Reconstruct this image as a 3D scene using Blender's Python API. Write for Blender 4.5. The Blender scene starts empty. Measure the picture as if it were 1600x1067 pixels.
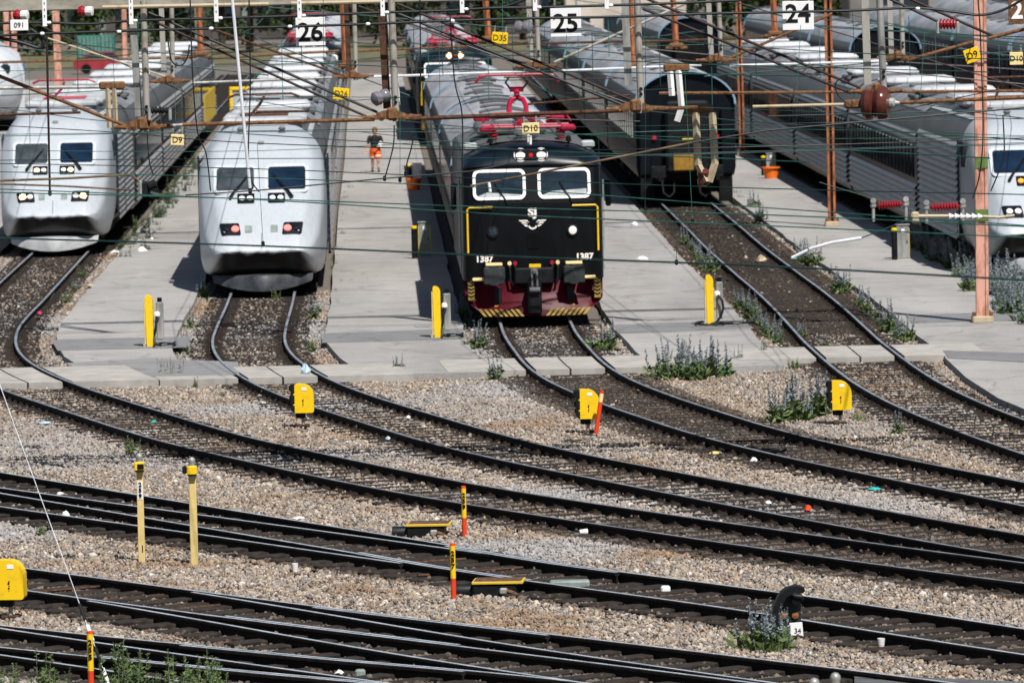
import bpy, math, random
import numpy as np
from mathutils import Vector, Matrix
R = math.radians
random.seed(7)
rng = np.random.default_rng(11)
S = bpy.context.scene
C = S.collection

# ------------------------------------------------------------------ camera
FP, RHO, YH, CH = 10000.0, 0.023, -100.0, 8.48     # focal (px at 1600 wide), roll, horizon row, eye height above ballast
PHI = math.atan((533.5 - YH) / FP)
cR, sR = math.cos(RHO), math.sin(RHO)
cP, sP = math.cos(PHI), math.sin(PHI)
Fw = Vector((0, cP, -sP)); Up = Vector((0, sP, cP)); Rt = Vector((1, 0, 0))
cX = Rt * cR - Up * sR; cY = Rt * sR + Up * cR
cam = bpy.data.cameras.new('camera'); camo = bpy.data.objects.new('camera', cam); C.objects.link(camo)
M = Matrix((cX, cY, -Fw)).transposed().to_4x4(); M.translation = Vector((0, 0, CH)); camo.matrix_world = M
cam.sensor_width = 36; cam.lens = FP / 1600 * 36; cam.clip_start = 1; cam.clip_end = 5000
cam.dof.use_dof = True; cam.dof.focus_distance = 88; cam.dof.aperture_fstop = 5.6
S.camera = camo
# ------------------------------------------------------------------ light
w = bpy.data.worlds.new('World'); S.world = w; w.use_nodes = True
nt = w.node_tree; bg = nt.nodes['Background']
SUN = Vector((0.29, -0.64, 1.0)).normalized()
sky = nt.nodes.new('ShaderNodeTexSky'); sky.sky_type = 'NISHITA'; sky.sun_disc = False
sky.sun_elevation = math.asin(SUN.z); sky.sun_rotation = math.atan2(SUN.x, SUN.y)
sky.air_density = 1.0; sky.dust_density = 0.6
nt.links.new(sky.outputs[0], bg.inputs[0]); bg.inputs[1].default_value = 0.05
sl = bpy.data.lights.new('sun', 'SUN'); sl.energy = 5.0; sl.angle = R(0.53); sl.color = (1, .965, .915)
so = bpy.data.objects.new('sun', sl); C.objects.link(so); so.rotation_euler = SUN.to_track_quat('Z', 'Y').to_euler()
S.view_settings.view_transform = 'Standard'; S.view_settings.look = 'None'; S.view_settings.exposure = 0.28
S.view_settings.gamma = 1.0

def U(x, y, z=0.0):            # photo pixel -> world point on the level z
    x -= 800; y -= 533.5
    u = x * cR - y * sR; v = x * sR + y * cR
    d = Fw * FP + Rt * u - Up * v
    t = (z - CH) / d.z
    return Vector((0, 0, CH)) + d * t
def D(x, y, Y):                # photo pixel -> world point at the distance Y
    x -= 800; y -= 533.5
    u = x * cR - y * sR; v = x * sR + y * cR
    d = Fw * FP + Rt * u - Up * v
    return Vector((0, 0, CH)) + d * (Y / d.y)

# ------------------------------------------------------------------ materials
def mat(name, col, rough=.6, metal=0.0, var=0.12, scale=8.0, col2=None, bump=0.0, spec=.3, thr=None, stretch=None, emit=None, mixpos=(.35, .65), detail=4):
    m = bpy.data.materials.new(name); m.use_nodes = True
    n = m.node_tree.nodes; l = m.node_tree.links; b = n['Principled BSDF']
    b.inputs['Roughness'].default_value = rough; b.inputs['Metallic'].default_value = metal
    b.inputs['Specular IOR Level'].default_value = spec
    if emit:
        b.inputs['Emission Color'].default_value = (*emit[:3], 1); b.inputs['Emission Strength'].default_value = emit[3]
    if var == 0 and col2 is None:
        b.inputs['Base Color'].default_value = (*col, 1); return m
    tc = n.new('ShaderNodeTexCoord'); src = tc.outputs['Object']
    if stretch:
        mp = n.new('ShaderNodeMapping'); mp.inputs['Scale'].default_value = stretch; l.new(src, mp.inputs[0]); src = mp.outputs[0]
    nz = n.new('ShaderNodeTexNoise'); nz.inputs['Scale'].default_value = scale; nz.inputs['Detail'].default_value = detail
    nz.inputs['Roughness'].default_value = .65
    l.new(src, nz.inputs['Vector'])
    rp = n.new('ShaderNodeValToRGB'); l.new(nz.outputs[0], rp.inputs[0])
    c2 = col2 if col2 else tuple(c * (1 + var * 1.6) for c in col)
    c1 = col if col2 else tuple(c * (1 - var * 1.6) for c in col)
    rp.color_ramp.elements[0].position = mixpos[0]; rp.color_ramp.elements[1].position = mixpos[1]
    rp.color_ramp.elements[0].color = (*c1, 1); rp.color_ramp.elements[1].color = (*c2, 1)
    l.new(rp.outputs[0], b.inputs['Base Color'])
    if bump:
        bp = n.new('ShaderNodeBump'); bp.inputs['Strength'].default_value = bump; bp.inputs['Distance'].default_value = .02
        l.new(nz.outputs[0], bp.inputs['Height']); l.new(bp.outputs[0], b.inputs['Normal'])
    return m
MT = {}
MT['rail_side'] = mat('rail_side', (.010, .009, .009), .75, 0, .3, 6, col2=(.026, .018, .014), spec=.12)
MT['rail_top'] = mat('rail_top', (.54, .60, .66), .36, .3, .15, 3, spec=.7)
MT['rail_top_dull'] = mat('rail_top_dull', (.27, .30, .34), .42, .3, .2, 2, spec=.5)
MT['sleeper'] = mat('sleeper', (.010, .008, .007), .9, 0, .3, 9, col2=(.042, .032, .025), bump=.4, stretch=(1, 5, 1))
MT['chair'] = mat('chair', (.03, .018, .012), .8, .2, .3, 9)
MT['concrete'] = mat('concrete', (.29, .275, .25), .85, 0, .1, 2.2, col2=(.42, .395, .36), bump=.2, detail=8)
MT['rust'] = mat('rust', (.09, .04, .02), .8, .1, .4, 14, col2=(.24, .12, .05), bump=.3)
MT['rust_dark'] = mat('rust_dark', (.035, .018, .012), .75, .2, .4, 14, col2=(.12, .055, .03))
MT['primer'] = mat('primer', (.62, .33, .25), .75, 0, .2, 5, col2=(.26, .10, .055), mixpos=(.46, .68), stretch=(1.5, 1.5, .35), bump=.2)
MT['primer_rust'] = mat('primer_rust', (.50, .17, .07), .75, 0, .2, 6, col2=(.16, .055, .025), mixpos=(.4, .62), stretch=(1.5, 1.5, .4), bump=.2)
MT['rod_brown'] = mat('rod_brown', (.20, .14, .08), .6, 0, .2, 3, col2=(.07, .045, .03))
MT['galv'] = mat('galv', (.22, .22, .21), .5, .35, .2, 6, col2=(.44, .44, .42), stretch=(1, 1, .3))
MT['galv_rusty'] = mat('galv_rusty', (.40, .38, .34), .55, .3, .2, 5, col2=(.18, .11, .05), mixpos=(.5, .72), stretch=(1, 1, .5))
MT['tan'] = mat('tan', (.46, .38, .26), .6, 0, .15, 6, col2=(.30, .20, .10), mixpos=(.5, .8))
MT['white_paint'] = mat('white_paint', (.80, .80, .80), .4, 0, .03, 3)
MT['white_rod'] = mat('white_rod', (.62, .64, .68), .4, 0, .08, 3)
MT['black'] = mat('black', (.008, .009, .010), .5, 0, .3, 6, spec=.2)
MT['cable'] = mat('cable', (.010, .013, .015), .45, 0, .2, 6)
MT['wire_green'] = mat('wire_green', (.035, .14, .11), .6, .2, .3, 1)
MT['wire_dark'] = mat('wire_dark', (.015, .05, .05), .55, .2, .3, 1)
MT['wire_brown'] = mat('wire_brown', (.03, .016, .015), .6, .2, .3, 2)
MT['yellow'] = mat('yellow', (.84, .54, .010), .45, 0, .05, 7, col2=(.58, .36, .03), mixpos=(.52, .80), detail=7)
MT['yellow_dirty'] = mat('yellow_dirty', (.62, .42, .04), .6, 0, .15, 6, col2=(.28, .16, .03), mixpos=(.55, .8))
MT['post_yellow'] = mat('post_yellow', (.66, .50, .20), .5, 0, .08, 4)
MT['cream'] = mat('cream', (.80, .64, .30), .5, 0, .05, 4)
MT['red_orange'] = mat('red_orange', (.72, .055, .012), .5, 0, .08, 5)
MT['orange'] = mat('orange', (.85, .17, .015), .5, 0, .06, 5)
MT['grey_paint'] = mat('grey_paint', (.36, .40, .40), .5, 0, .1, 5)
MT['cab_grey'] = mat('cab_grey', (.20, .24, .22), .6, 0, .15, 5)
MT['ceramic_brown'] = mat('ceramic_brown', (.085, .025, .018), .18, 0, .15, 3)
MT['ceramic_grey'] = mat('ceramic_grey', (.16, .15, .17), .15, 0, .15, 3)
MT['red_ins'] = mat('red_ins', (.28, .012, .02), .35, 0, .1, 5)
MT['glass'] = mat('glass', (.012, .022, .032), .06, 0, .2, 2, spec=.9)
MT['glass_grey'] = mat('glass_grey', (.045, .055, .062), .18, 0, .25, 2, spec=.6)
MT['glass_blue'] = mat('glass_blue', (.006, .016, .036), .10, 0, .2, 2, spec=.9)
MT['lens'] = mat('lens', (.85, .80, .76), .15, 0, 0)
MT['lamp_warm'] = mat('lamp_warm', (.9, .8, .6), .3, 0, 0, emit=(1, .52, .20, 5.0))
MT['lamp_red'] = mat('lamp_red', (.8, .2, .18), .3, 0, 0, emit=(1, .20, .17, .6))
MT['lamp_amber'] = mat('lamp_amber', (.8, .2, .03), .3, 0, 0, emit=(1, .28, .03, 1.2))
MT['red_lens'] = mat('red_lens', (.55, .01, .02), .3, 0, 0)

def train_paint(name, base, dirt_shade, z0, z1, rough=.35):
    m = bpy.data.materials.new(name); m.use_nodes = True
    n = m.node_tree.nodes; l = m.node_tree.links; b = n['Principled BSDF']; b.inputs['Roughness'].default_value = rough
    tc = n.new('ShaderNodeTexCoord'); sx = n.new('ShaderNodeSeparateXYZ'); l.new(tc.outputs['Object'], sx.inputs[0])
    nz = n.new('ShaderNodeTexNoise'); nz.inputs['Scale'].default_value = 2.2; nz.inputs['Detail'].default_value = 5; l.new(tc.outputs['Object'], nz.inputs['Vector'])
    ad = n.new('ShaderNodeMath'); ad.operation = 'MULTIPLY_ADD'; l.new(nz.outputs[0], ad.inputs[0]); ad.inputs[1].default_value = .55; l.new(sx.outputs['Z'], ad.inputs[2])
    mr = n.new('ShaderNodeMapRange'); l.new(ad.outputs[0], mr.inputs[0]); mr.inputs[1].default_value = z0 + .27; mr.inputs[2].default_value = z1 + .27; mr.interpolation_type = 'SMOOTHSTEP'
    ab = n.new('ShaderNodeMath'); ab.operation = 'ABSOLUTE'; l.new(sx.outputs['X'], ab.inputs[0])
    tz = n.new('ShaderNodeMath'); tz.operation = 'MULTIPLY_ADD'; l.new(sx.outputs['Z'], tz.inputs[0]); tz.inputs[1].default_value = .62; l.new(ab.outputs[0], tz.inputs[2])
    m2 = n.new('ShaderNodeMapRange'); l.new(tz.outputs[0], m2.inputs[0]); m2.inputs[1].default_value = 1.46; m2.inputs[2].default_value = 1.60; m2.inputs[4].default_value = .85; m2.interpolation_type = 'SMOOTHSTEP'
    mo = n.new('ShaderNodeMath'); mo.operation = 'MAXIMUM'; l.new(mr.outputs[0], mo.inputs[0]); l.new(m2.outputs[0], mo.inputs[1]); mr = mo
    mx = n.new('ShaderNodeMix'); mx.data_type = 'RGBA'; l.new(mr.outputs[0], mx.inputs['Factor']); mx.inputs['A'].default_value = (*dirt_shade, 1)
    n2 = n.new('ShaderNodeTexNoise'); n2.inputs['Scale'].default_value = 1.3; n2.inputs['Detail'].default_value = 6
    mp = n.new('ShaderNodeMapping'); mp.inputs['Scale'].default_value = (9, 6, .8); l.new(tc.outputs['Object'], mp.inputs[0]); l.new(mp.outputs[0], n2.inputs['Vector'])
    rp = n.new('ShaderNodeValToRGB'); l.new(n2.outputs[0], rp.inputs[0]); rp.color_ramp.elements[0].position = .3; rp.color_ramp.elements[1].position = .62
    rp.color_ramp.elements[0].color = (*[c * .91 for c in base], 1); rp.color_ramp.elements[1].color = (*base, 1)
    l.new(rp.outputs[0], mx.inputs['B']); l.new(mx.outputs['Result'], b.inputs['Base Color'])
    return m
MT['x_white'] = train_paint('x_white', (.42, .455, .49), (.010, .010, .011), .92, 1.06)  # chin of the nose near black: grime plus its shade put into the paint
MT['x_white_b'] = train_paint('x_white_b', (.50, .53, .56), (.11, .11, .11), .70, 1.05)
MT['x_roof'] = mat('x_roof', (.30, .31, .32), .5, 0, .1, 2.0, col2=(.46, .48, .50), detail=7)
MT['x_pod'] = mat('x_pod', (.42, .43, .44), .5, 0, .1, 1.5, col2=(.58, .60, .62), detail=6)
MT['x_roof_dirt'] = mat('x_roof_dirt', (.11, .115, .12), .55, 0, .1, 2.0, detail=7, col2=(.27, .28, .295), stretch=(1, .35, 1))
MT['x_side'] = mat('x_side', (.055, .05, .053), .4, .1, .15, .8, col2=(.09, .082, .085), stretch=(1, .3, 2))
MT['x_rib'] = mat('x_rib', (.34, .32, .315), .35, .15, .12, 1.5)
MT['old_roof'] = mat('old_roof', (.20, .205, .22), .5, .1, .12, .9, col2=(.36, .37, .395), stretch=(1, .3, 1))
MT['old_side'] = mat('old_side', (.045, .040, .040), .5, 0, .15, .8, col2=(.075, .064, .062), stretch=(1, .3, 2))
MT['soot'] = mat('soot', (.07, .072, .075), .7, 0, .2, 2, col2=(.13, .13, .135))
MT['navy'] = mat('navy', (.004, .006, .009), .4, 0, .2, 1.0, col2=(.006, .008, .012), spec=.12)
MT['navy_side'] = mat('navy_side', (.012, .020, .045), .35, 0, .2, .6, col2=(.045, .018, .045), stretch=(1, .3, 1))
MT['blue_rim'] = mat('blue_rim', (.22, .34, .46), .4, 0, .1, 2)
MT['loco_black'] = mat('loco_black', (.0025, .003, .0038), .36, 0, .2, 2, col2=(.005, .0055, .007), spec=.12, stretch=(3, 3, .5))
MT['loco_brow'] = mat('loco_brow', (.004, .009, .014), .32, 0, .2, 2, spec=.2)
MT['loco_red'] = mat('loco_red', (.08, .0015, .009), .4, 0, .2, 3, spec=.12, col2=(.03, .002, .006), mixpos=(.45, .75))
MT['panto_red'] = mat('panto_red', (.34, .010, .038), .4, 0, .1, 5)
MT['buffer_grey'] = mat('buffer_grey', (.028, .032, .034), .6, 0, .2, 6)
MT['chevron'] = mat('chevron', (.36, .25, .045), .6, 0, .2, 8, col2=(.14, .09, .03), mixpos=(.45, .75))
MT['under'] = mat('under', (.009, .009, .009), .85, 0, .3, 4, spec=.1)
MT['plough_dark'] = mat('plough_dark', (.022, .025, .03), .5, 0, .15, 3, col2=(.07, .076, .086))  # darker plough tone, used on one power car
MT['plough_grey'] = mat('plough_grey', (.30, .31, .32), .5, 0, .15, 3, col2=(.46, .47, .48))

# ------------------------------------------------------------------ builders
class MB:
    def __init__(s): s.v = []; s.f = []; s.m = []
    def add(s, vs, fs, m=0):
        o = len(s.v); s.v += [tuple(v) for v in vs]; s.f += [tuple(i + o for i in f) for f in fs]; s.m += [m] * len(fs); return s
    def box(s, c, d, m=0, rot=None, taper=1.0):
        x, y, z = d[0] / 2, d[1] / 2, d[2] / 2
        vs = [Vector((i * x * (taper if k > 0 else 1), j * y * (taper if k > 0 else 1), k * z)) for i in (-1, 1) for j in (-1, 1) for k in (-1, 1)]
        if rot is not None: vs = [rot @ v for v in vs]
        c = Vector(c); vs = [v + c for v in vs]
        return s.add(vs, [(0, 1, 3, 2), (4, 6, 7, 5), (0, 4, 5, 1), (2, 3, 7, 6), (0, 2, 6, 4), (1, 5, 7, 3)], m)
    def bbox(s, c, d, b=.02, m=0, rot=None):      # box with chamfered edges
        x, y, z = d[0] / 2, d[1] / 2, d[2] / 2
        b = min(b, x * .9, y * .9, z * .9)
        pr = [(-x + b, -y), (x - b, -y), (x, -y + b), (x, y - b), (x - b, y), (-x + b, y), (-x, y - b), (-x, -y + b)]
        sx, sy = (x - b) / x, (y - b) / y
        vs = []
        for (zz, f) in ((-z, 1), (-z + b, 0), (z - b, 0), (z, 1)):
            for px, py in pr: vs.append(Vector((px * (sx if f else 1), py * (sy if f else 1), zz)))
        if rot is not None: vs = [rot @ v for v in vs]
        c = Vector(c); vs = [v + c for v in vs]
        fs = [tuple(range(7, -1, -1)), tuple(range(24, 32))]
        for k in range(3):
            for i in range(8): fs.append((k * 8 + i, k * 8 + (i + 1) % 8, k * 8 + 8 + (i + 1) % 8, k * 8 + 8 + i))
        return s.add(vs, fs, m)
    def tube(s, pts, r, n=6, m=0, caps=True):
        pts = [Vector(p) for p in pts]; rs = r if isinstance(r, (list, tuple)) else [r] * len(pts)
        up = None; vs = []
        for i, p in enumerate(pts):
            d = (pts[min(i + 1, len(pts) - 1)] - pts[max(i - 1, 0)]).normalized()
            if up is None:
                up = Vector((0, 0, 1)) if abs(d.z) < .9 else Vector((0, 1, 0))
            a = d.cross(up).normalized(); b = a.cross(d).normalized(); up = b
            for k in range(n):
                t = 2 * math.pi * k / n; vs.append(p + (a * math.cos(t) + b * math.sin(t)) * rs[i])
        fs = []
        for i in range(len(pts) - 1):
            for k in range(n): fs.append((i * n + k, i * n + (k + 1) % n, (i + 1) * n + (k + 1) % n, (i + 1) * n + k))
        if caps: fs += [tuple(range(n - 1, -1, -1)), tuple(range((len(pts) - 1) * n, len(pts) * n))]
        return s.add(vs, fs, m)
    def lathe(s, prof, c, axis=(0, 0, 1), n=14, m=0):     # prof: (radius, height along the axis)
        ax = Vector(axis).normalized(); q = Vector((0, 0, 1)).rotation_difference(ax); c = Vector(c)
        vs = []
        for r, h in prof:
            for k in range(n):
                t = 2 * math.pi * k / n; vs.append(c + q @ Vector((r * math.cos(t), r * math.sin(t), h)))
        fs = [(i * n + k, i * n + (k + 1) % n, (i + 1) * n + (k + 1) % n, (i + 1) * n + k) for i in range(len(prof) - 1) for k in range(n)]
        fs += [tuple(range(n - 1, -1, -1)), tuple(range((len(prof) - 1) * n, len(prof) * n))]
        return s.add(vs, fs, m)
    def prism(s, poly, y0, y1, m=0, plane='xz', side=None):        # outline in x,z pushed from y0 to y1 (or x,y from z0 to z1)
        n = len(poly)
        f = (lambda a, b, t: (a, t, b)) if plane == 'xz' else ((lambda a, b, t: (a, b, t)) if plane == 'xy' else (lambda a, b, t: (t, a, b)))
        vs = [f(a, b, y0) for a, b in poly] + [f(a, b, y1) for a, b in poly]
        s.add(vs, [tuple(range(n)), tuple(range(2 * n - 1, n - 1, -1))], m)
        return s.add(vs, [(i, i + n, (i + 1) % n + n, (i + 1) % n) for i in range(n)], m if side is None else side)
    def grid(s, P, m=0, flip=False):                        # P: list of rows of points
        r = len(P); c = len(P[0]); vs = [p for row in P for p in row]
        fs = [(i * c + j, i * c + j + 1, (i + 1) * c + j + 1, (i + 1) * c + j) for i in range(r - 1) for j in range(c - 1)]
        if flip: fs = [f[::-1] for f in fs]
        return s.add(vs, fs, m)
    def mesh(s, name, mats, smooth=False):
        me = bpy.data.meshes.new(name); me.from_pydata(s.v, [], s.f)
        for mm in (mats if isinstance(mats, (list, tuple)) else [mats]): me.materials.append(MT[mm] if isinstance(mm, str) else mm)
        me.polygons.foreach_set('material_index', s.m)
        if smooth: me.shade_smooth(); me.set_sharp_from_angle(angle=R(38))
        me.update(); return me
    def build(s, name, mats, parent=None, smooth=False, label=None):
        o = bpy.data.objects.new(name, s.mesh(name, mats, smooth)); C.objects.link(o)
        if parent is not None: o.parent = parent
        if label: o['label'] = label
        return o
def tag(o, label, cat, group=None, kind=None):
    if label: o['label'] = label
    if cat: o['category'] = cat
    if group: o['group'] = group
    if kind: o['kind'] = kind
    return o
def thing(name, label, cat, loc=(0, 0, 0), rz=0, group=None):
    o = bpy.data.objects.new(name, None); C.objects.link(o); o.empty_display_size = .1
    o.location = loc; o.rotation_euler = (0, 0, rz); return tag(o, label, cat, group)
def copy_tree(o, parent=None):
    c = o.copy(); C.objects.link(c)
    if parent is not None: c.parent = parent
    for ch in list(o.children): copy_tree(ch, c)
    return c
def dup(o, loc, rz, label, group=None):
    c = copy_tree(o); c.location = loc; c.rotation_euler = (0, 0, rz); c['label'] = label
    if group: c['group'] = group
    return c
def inst(o, mesh_obj, parent, loc=None, rz=0):            # a further copy of a part
    c = mesh_obj.copy(); C.objects.link(c); c.parent = parent
    if loc is not None: c.location = loc
    c.rotation_euler = (0, 0, rz); return c
def text(name, s, size, mat_, parent, loc, rot=(R(90), 0, 0), bold=.0, ext=.004, align='CENTER', sx=1.0):
    cu = bpy.data.curves.new(name, 'FONT'); cu.body = s; cu.size = size; cu.extrude = ext; cu.offset = bold; cu.align_x = align; cu.align_y = 'CENTER'; cu.resolution_u = 3
    t = bpy.data.objects.new(name, cu); C.objects.link(t)
    dg = bpy.context.evaluated_depsgraph_get(); me = bpy.data.meshes.new_from_object(t.evaluated_get(dg))
    bpy.data.objects.remove(t); bpy.data.curves.remove(cu)
    me.materials.clear(); me.materials.append(MT[mat_])
    o = bpy.data.objects.new(name, me); C.objects.link(o); o.parent = parent; o.location = loc; o.rotation_euler = rot; o.scale = (sx, 1, 1)
    return o
def ss(a, b, x): t = min(1, max(0, (x - a) / (b - a))); return t * t * (3 - 2 * t)

# ------------------------------------------------------------------ track geometry (measured from the rails, metres)
CL = {
'27': [(11.66,74.0),(9.56,77.0),(7.59,80.0),(5.76,83.0),(4.07,86.0),(2.48,89.0),(0.93,92.0),(-0.55,95.0),(-1.85,98.0),(-3.0,101.0),(-4.11,104.0),(-5.16,107.0),(-6.06,110.0),(-6.89,113.0),(-7.71,116.0),(-8.52,119.0),(-9.25,122.0),(-9.89,125.0),(-10.43,128.0),(-10.85,131.0),(-11.16,134.0),(-11.38,137.0),(-11.54,140.0),(-11.63,143.0),(-11.69,146.0),(-11.75,150.0)],
'26': [(12.24,74.0),(10.67,77.0),(9.19,80.0),(7.79,83.0),(6.48,86.0),(5.25,89.0),(4.07,92.0),(2.94,95.0),(1.82,98.0),(0.72,101.0),(-0.26,104.0),(-1.09,107.0),(-1.84,110.0),(-2.57,113.0),(-3.27,116.0),(-3.88,119.0),(-4.39,122.0),(-4.8,125.0),(-5.13,128.0),(-5.37,131.0),(-5.52,134.0),(-5.6,137.0),(-5.66,140.0),(-5.71,143.0),(-5.78,147.0)],
'25': [(13.72,74.0),(12.73,77.0),(11.75,80.0),(10.76,83.0),(9.78,86.0),(8.79,89.0),(7.81,92.0),(6.84,95.0),(5.88,98.0),(4.97,101.0),(4.16,104.0),(3.48,107.0),(2.9,110.0),(2.35,113.0),(1.86,116.0),(1.45,119.0),(1.15,122.0),(0.95,125.0),(0.81,128.0),(0.68,131.0),(0.58,134.0),(0.52,137.0),(0.46,140.0)],
'24': [(11.81,84.0),(11.16,87.0),(10.55,90.0),(9.97,93.0),(9.44,96.0),(8.95,99.0),(8.49,102.0),(8.08,105.0),(7.72,108.0),(7.41,111.0),(7.17,114.0),(6.99,117.0),(6.87,120.0),(6.78,123.0),(6.71,126.0),(6.65,129.0),(6.62,132.0),(6.59,135.0),(6.56,138.0),(6.52,141.0),(6.47,144.0),(6.41,147.0),(6.34,150.0),(6.26,153.0),(6.19,156.0),(6.12,159.0),(6.05,162.0),(5.98,165.0),(5.92,168.0),(5.87,171.0),(5.82,174.0),(5.78,177.0)],
'23': [(16.2,86),(15.2,95),(14.5,105),(13.95,115),(13.55,125),(13.2,135),(12.75,148)],
'A1': [(10.6,66.2),(8.4,69.6),(5.86,73.9),(3.09,78.9),(-0.07,84.0),(-1.85,87.45),(-3.71,91.0),(-5.9,95.2),(-8.02,99.3),(-10.3,103.8)],
'A2': [(-0.07,84.0),(-1.9,87.0),(-3.75,90.08),(-5.8,93.4),(-7.81,96.7),(-10.12,100.5)],
'B1': [(5.9,66.9),(4.11,69.6),(2.16,72.25),(-0.08,75.2),(-3.27,79.4),(-6.52,84.0),(-9.0,87.6)],
'B2': [(4.4,66.9),(2.69,69.25),(-0.08,73.4),(-1.7,76.05),(-3.25,78.75),(-4.85,81.45),(-6.52,84.0)],
'C1': [(3.0,66.3),(-0.09,70.6),(-3.04,73.6),(-6.25,77.0),(-9.0,80.2)],
'C2': [(2.6,64.3),(-0.09,68.1),(-2.98,72.0),(-6.25,76.5),(-7.4,78.2)],
}
TX = {'27': (-11.75, 150, -.02), '26': (-5.78, 147, -.0215), '25': (.46, 140, -.0207), '24': (5.78, 177, -.0175), '23': (12.72, 148, -.021), '22': (19.1, 140, -.02), '21': (25.3, 140, -.02), '20': (31.6, 140, -.02)}
def tx(k, Y): x, y0, s = TX[k]; return x + s * (Y - y0)
for k in ('27', '26', '25', '24', '23'):
    y1 = CL[k][-1][1]
    CL[k] += [(tx(k, y), y) for y in np.arange(y1 + 6, 420, 12)]
for k in ('22', '21', '20'): CL[k] = [(tx(k, y), y) for y in np.arange(180, 420, 20)]
def resample(pts, step):
    P = [Vector((a, b, 0)) for a, b in pts]
    # Catmull-Rom
    out = []
    for i in range(len(P) - 1):
        p0 = P[max(i - 1, 0)]; p1 = P[i]; p2 = P[i + 1]; p3 = P[min(i + 2, len(P) - 1)]
        if i == 0: p0 = p1 * 2 - p2
        if i == len(P) - 2: p3 = p2 * 2 - p1
        n = max(2, int((p2 - p1).length / .25))
        for k in range(n):
            t = k / n
            out.append(.5 * ((2 * p1) + (p2 - p0) * t + (2 * p0 - 5 * p1 + 4 * p2 - p3) * t * t + (3 * p1 - p0 - 3 * p2 + p3) * t ** 3))
    out.append(P[-1])
    L = [0]
    for a, b in zip(out, out[1:]): L.append(L[-1] + (b - a).length)
    X = np.array([(p.x, p.y) for p in out]); s = np.arange(0, L[-1], step)
    return np.stack([np.interp(s, L, X[:, 0]), np.interp(s, L, X[:, 1])], 1)
def normals(P):
    d = np.gradient(P, axis=0); d /= np.linalg.norm(d, axis=1)[:, None]
    return d, np.stack([d[:, 1], -d[:, 0]], 1)
FINE = {k: resample(v, .2) for k, v in CL.items()}

RT = .18
RPROF = [(-.027, .18), (.027, .18), (.037, .170), (.036, .14), (.010, .125), (.010, .035), (.07, .02), (.07, .008), (-.07, .008), (-.07, .02), (-.010, .035), (-.010, .125), (-.036, .14), (-.037, .170)]
def rail(P, off, parent, zoff=0, name='rail', top='rail_top'):
    d, n = normals(P); Q = P + n * off
    mb = MB(); k = len(RPROF); vs = []; fs = []; ms = []
    for i in range(len(Q)):
        for a, z in RPROF: vs.append((Q[i, 0] + n[i, 0] * a, Q[i, 1] + n[i, 1] * a, z + zoff))
    for i in range(len(Q) - 1):
        for j in range(k):
            fs.append((i * k + j, i * k + (j + 1) % k, (i + 1) * k + (j + 1) % k, (i + 1) * k + j)); ms.append(1 if j in (0,) else 0)
    fs += [tuple(range(k)), tuple(range((len(Q) - 1) * k, len(Q) * k))]; ms += [0, 0]
    mb.v = vs; mb.f = fs; mb.m = ms
    return mb.build(name, ['rail_side', top], parent)
def sleeper_mesh(L, name):
    mb = MB(); mb.bbox((0, 0, -.02), (L, .23, .10), .015)
    for sx in (-.7535, .7535):
        mb.box((sx, 0, .037), (.34, .15, .014), 1)
        for q in (-.10, .10): mb.box((sx + q, 0, .055), (.045, .06, .028), 1)
    return mb.mesh(name, ['sleeper', 'chair'])
SLM = {L: sleeper_mesh(L, 'sleeper') for L in (2.5,)}
SLEEPERS = []      # (x, y, dx, dy, half length) for keeping stones off the timber
def inview(x, y): return 62 < y < 205 and abs(x) < .083 * y + 1
def track(key, label, rails=((-.7535, None), (.7535, None)), pitch=.62, y0=-9, y1=999, wide=None):
    P = FINE[key]; P = P[(P[:, 1] >= y0) & (P[:, 1] <= y1)]
    i0 = len(P) // 2
    root = thing('railway_track', label, 'railway track', (P[0, 0], P[0, 1], 0)); P0 = P - P[0]
    for off, rng_ in rails: rail(P0[::2], off, root, top='rail_top_dull')
    d, n = normals(P); st = max(1, int(round(pitch / .2))); idx = list(range(1, len(P), st))
    vis = sorted([i for i in idx if inview(*P[i])], key=lambda i: P[i, 1]); near = vis[:98]; far = [i for i in idx if i not in set(near)]
    for i in idx:
        if inview(*P[i]): SLEEPERS.append((P[i, 0], P[i, 1], d[i, 0], d[i, 1], 1.25))
    for i in near:
        o = bpy.data.objects.new('sleeper', SLM[2.5]); C.objects.link(o); o.parent = root
        o.location = (P0[i, 0] + random.uniform(-.04, .04), P0[i, 1], .028 + random.uniform(-.008, .008)); o.rotation_euler = (0, 0, math.atan2(n[i, 1], n[i, 0]) + random.uniform(-.03, .03))
    if far:
        mb = MB()
        for i in far:
            rt = Matrix.Rotation(math.atan2(n[i, 1], n[i, 0]), 3, 'Z'); mb.box((P0[i, 0], P0[i, 1], .01), (2.5, .23, .10), 0, rt)
        o = mb.build('sleepers', 'sleeper', root); o['kind'] = 'stuff'
    return root
track('27', 'curved track coming from the leftmost white train and sweeping to the right edge')
track('26', 'curved track coming from under the white train on the second line from the left')
track('25', 'curved track coming from under the black locomotive')
track('24', 'straight dark brown track bending away to the right edge beside the violet weeds')
track('23', 'track under the ribbed grey train at the right edge', y0=96)
track('22', 'track under the dark navy coaches behind the ribbed train', y0=240)
track('21', 'far track under navy coaches at the upper right edge', y0=280)

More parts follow.
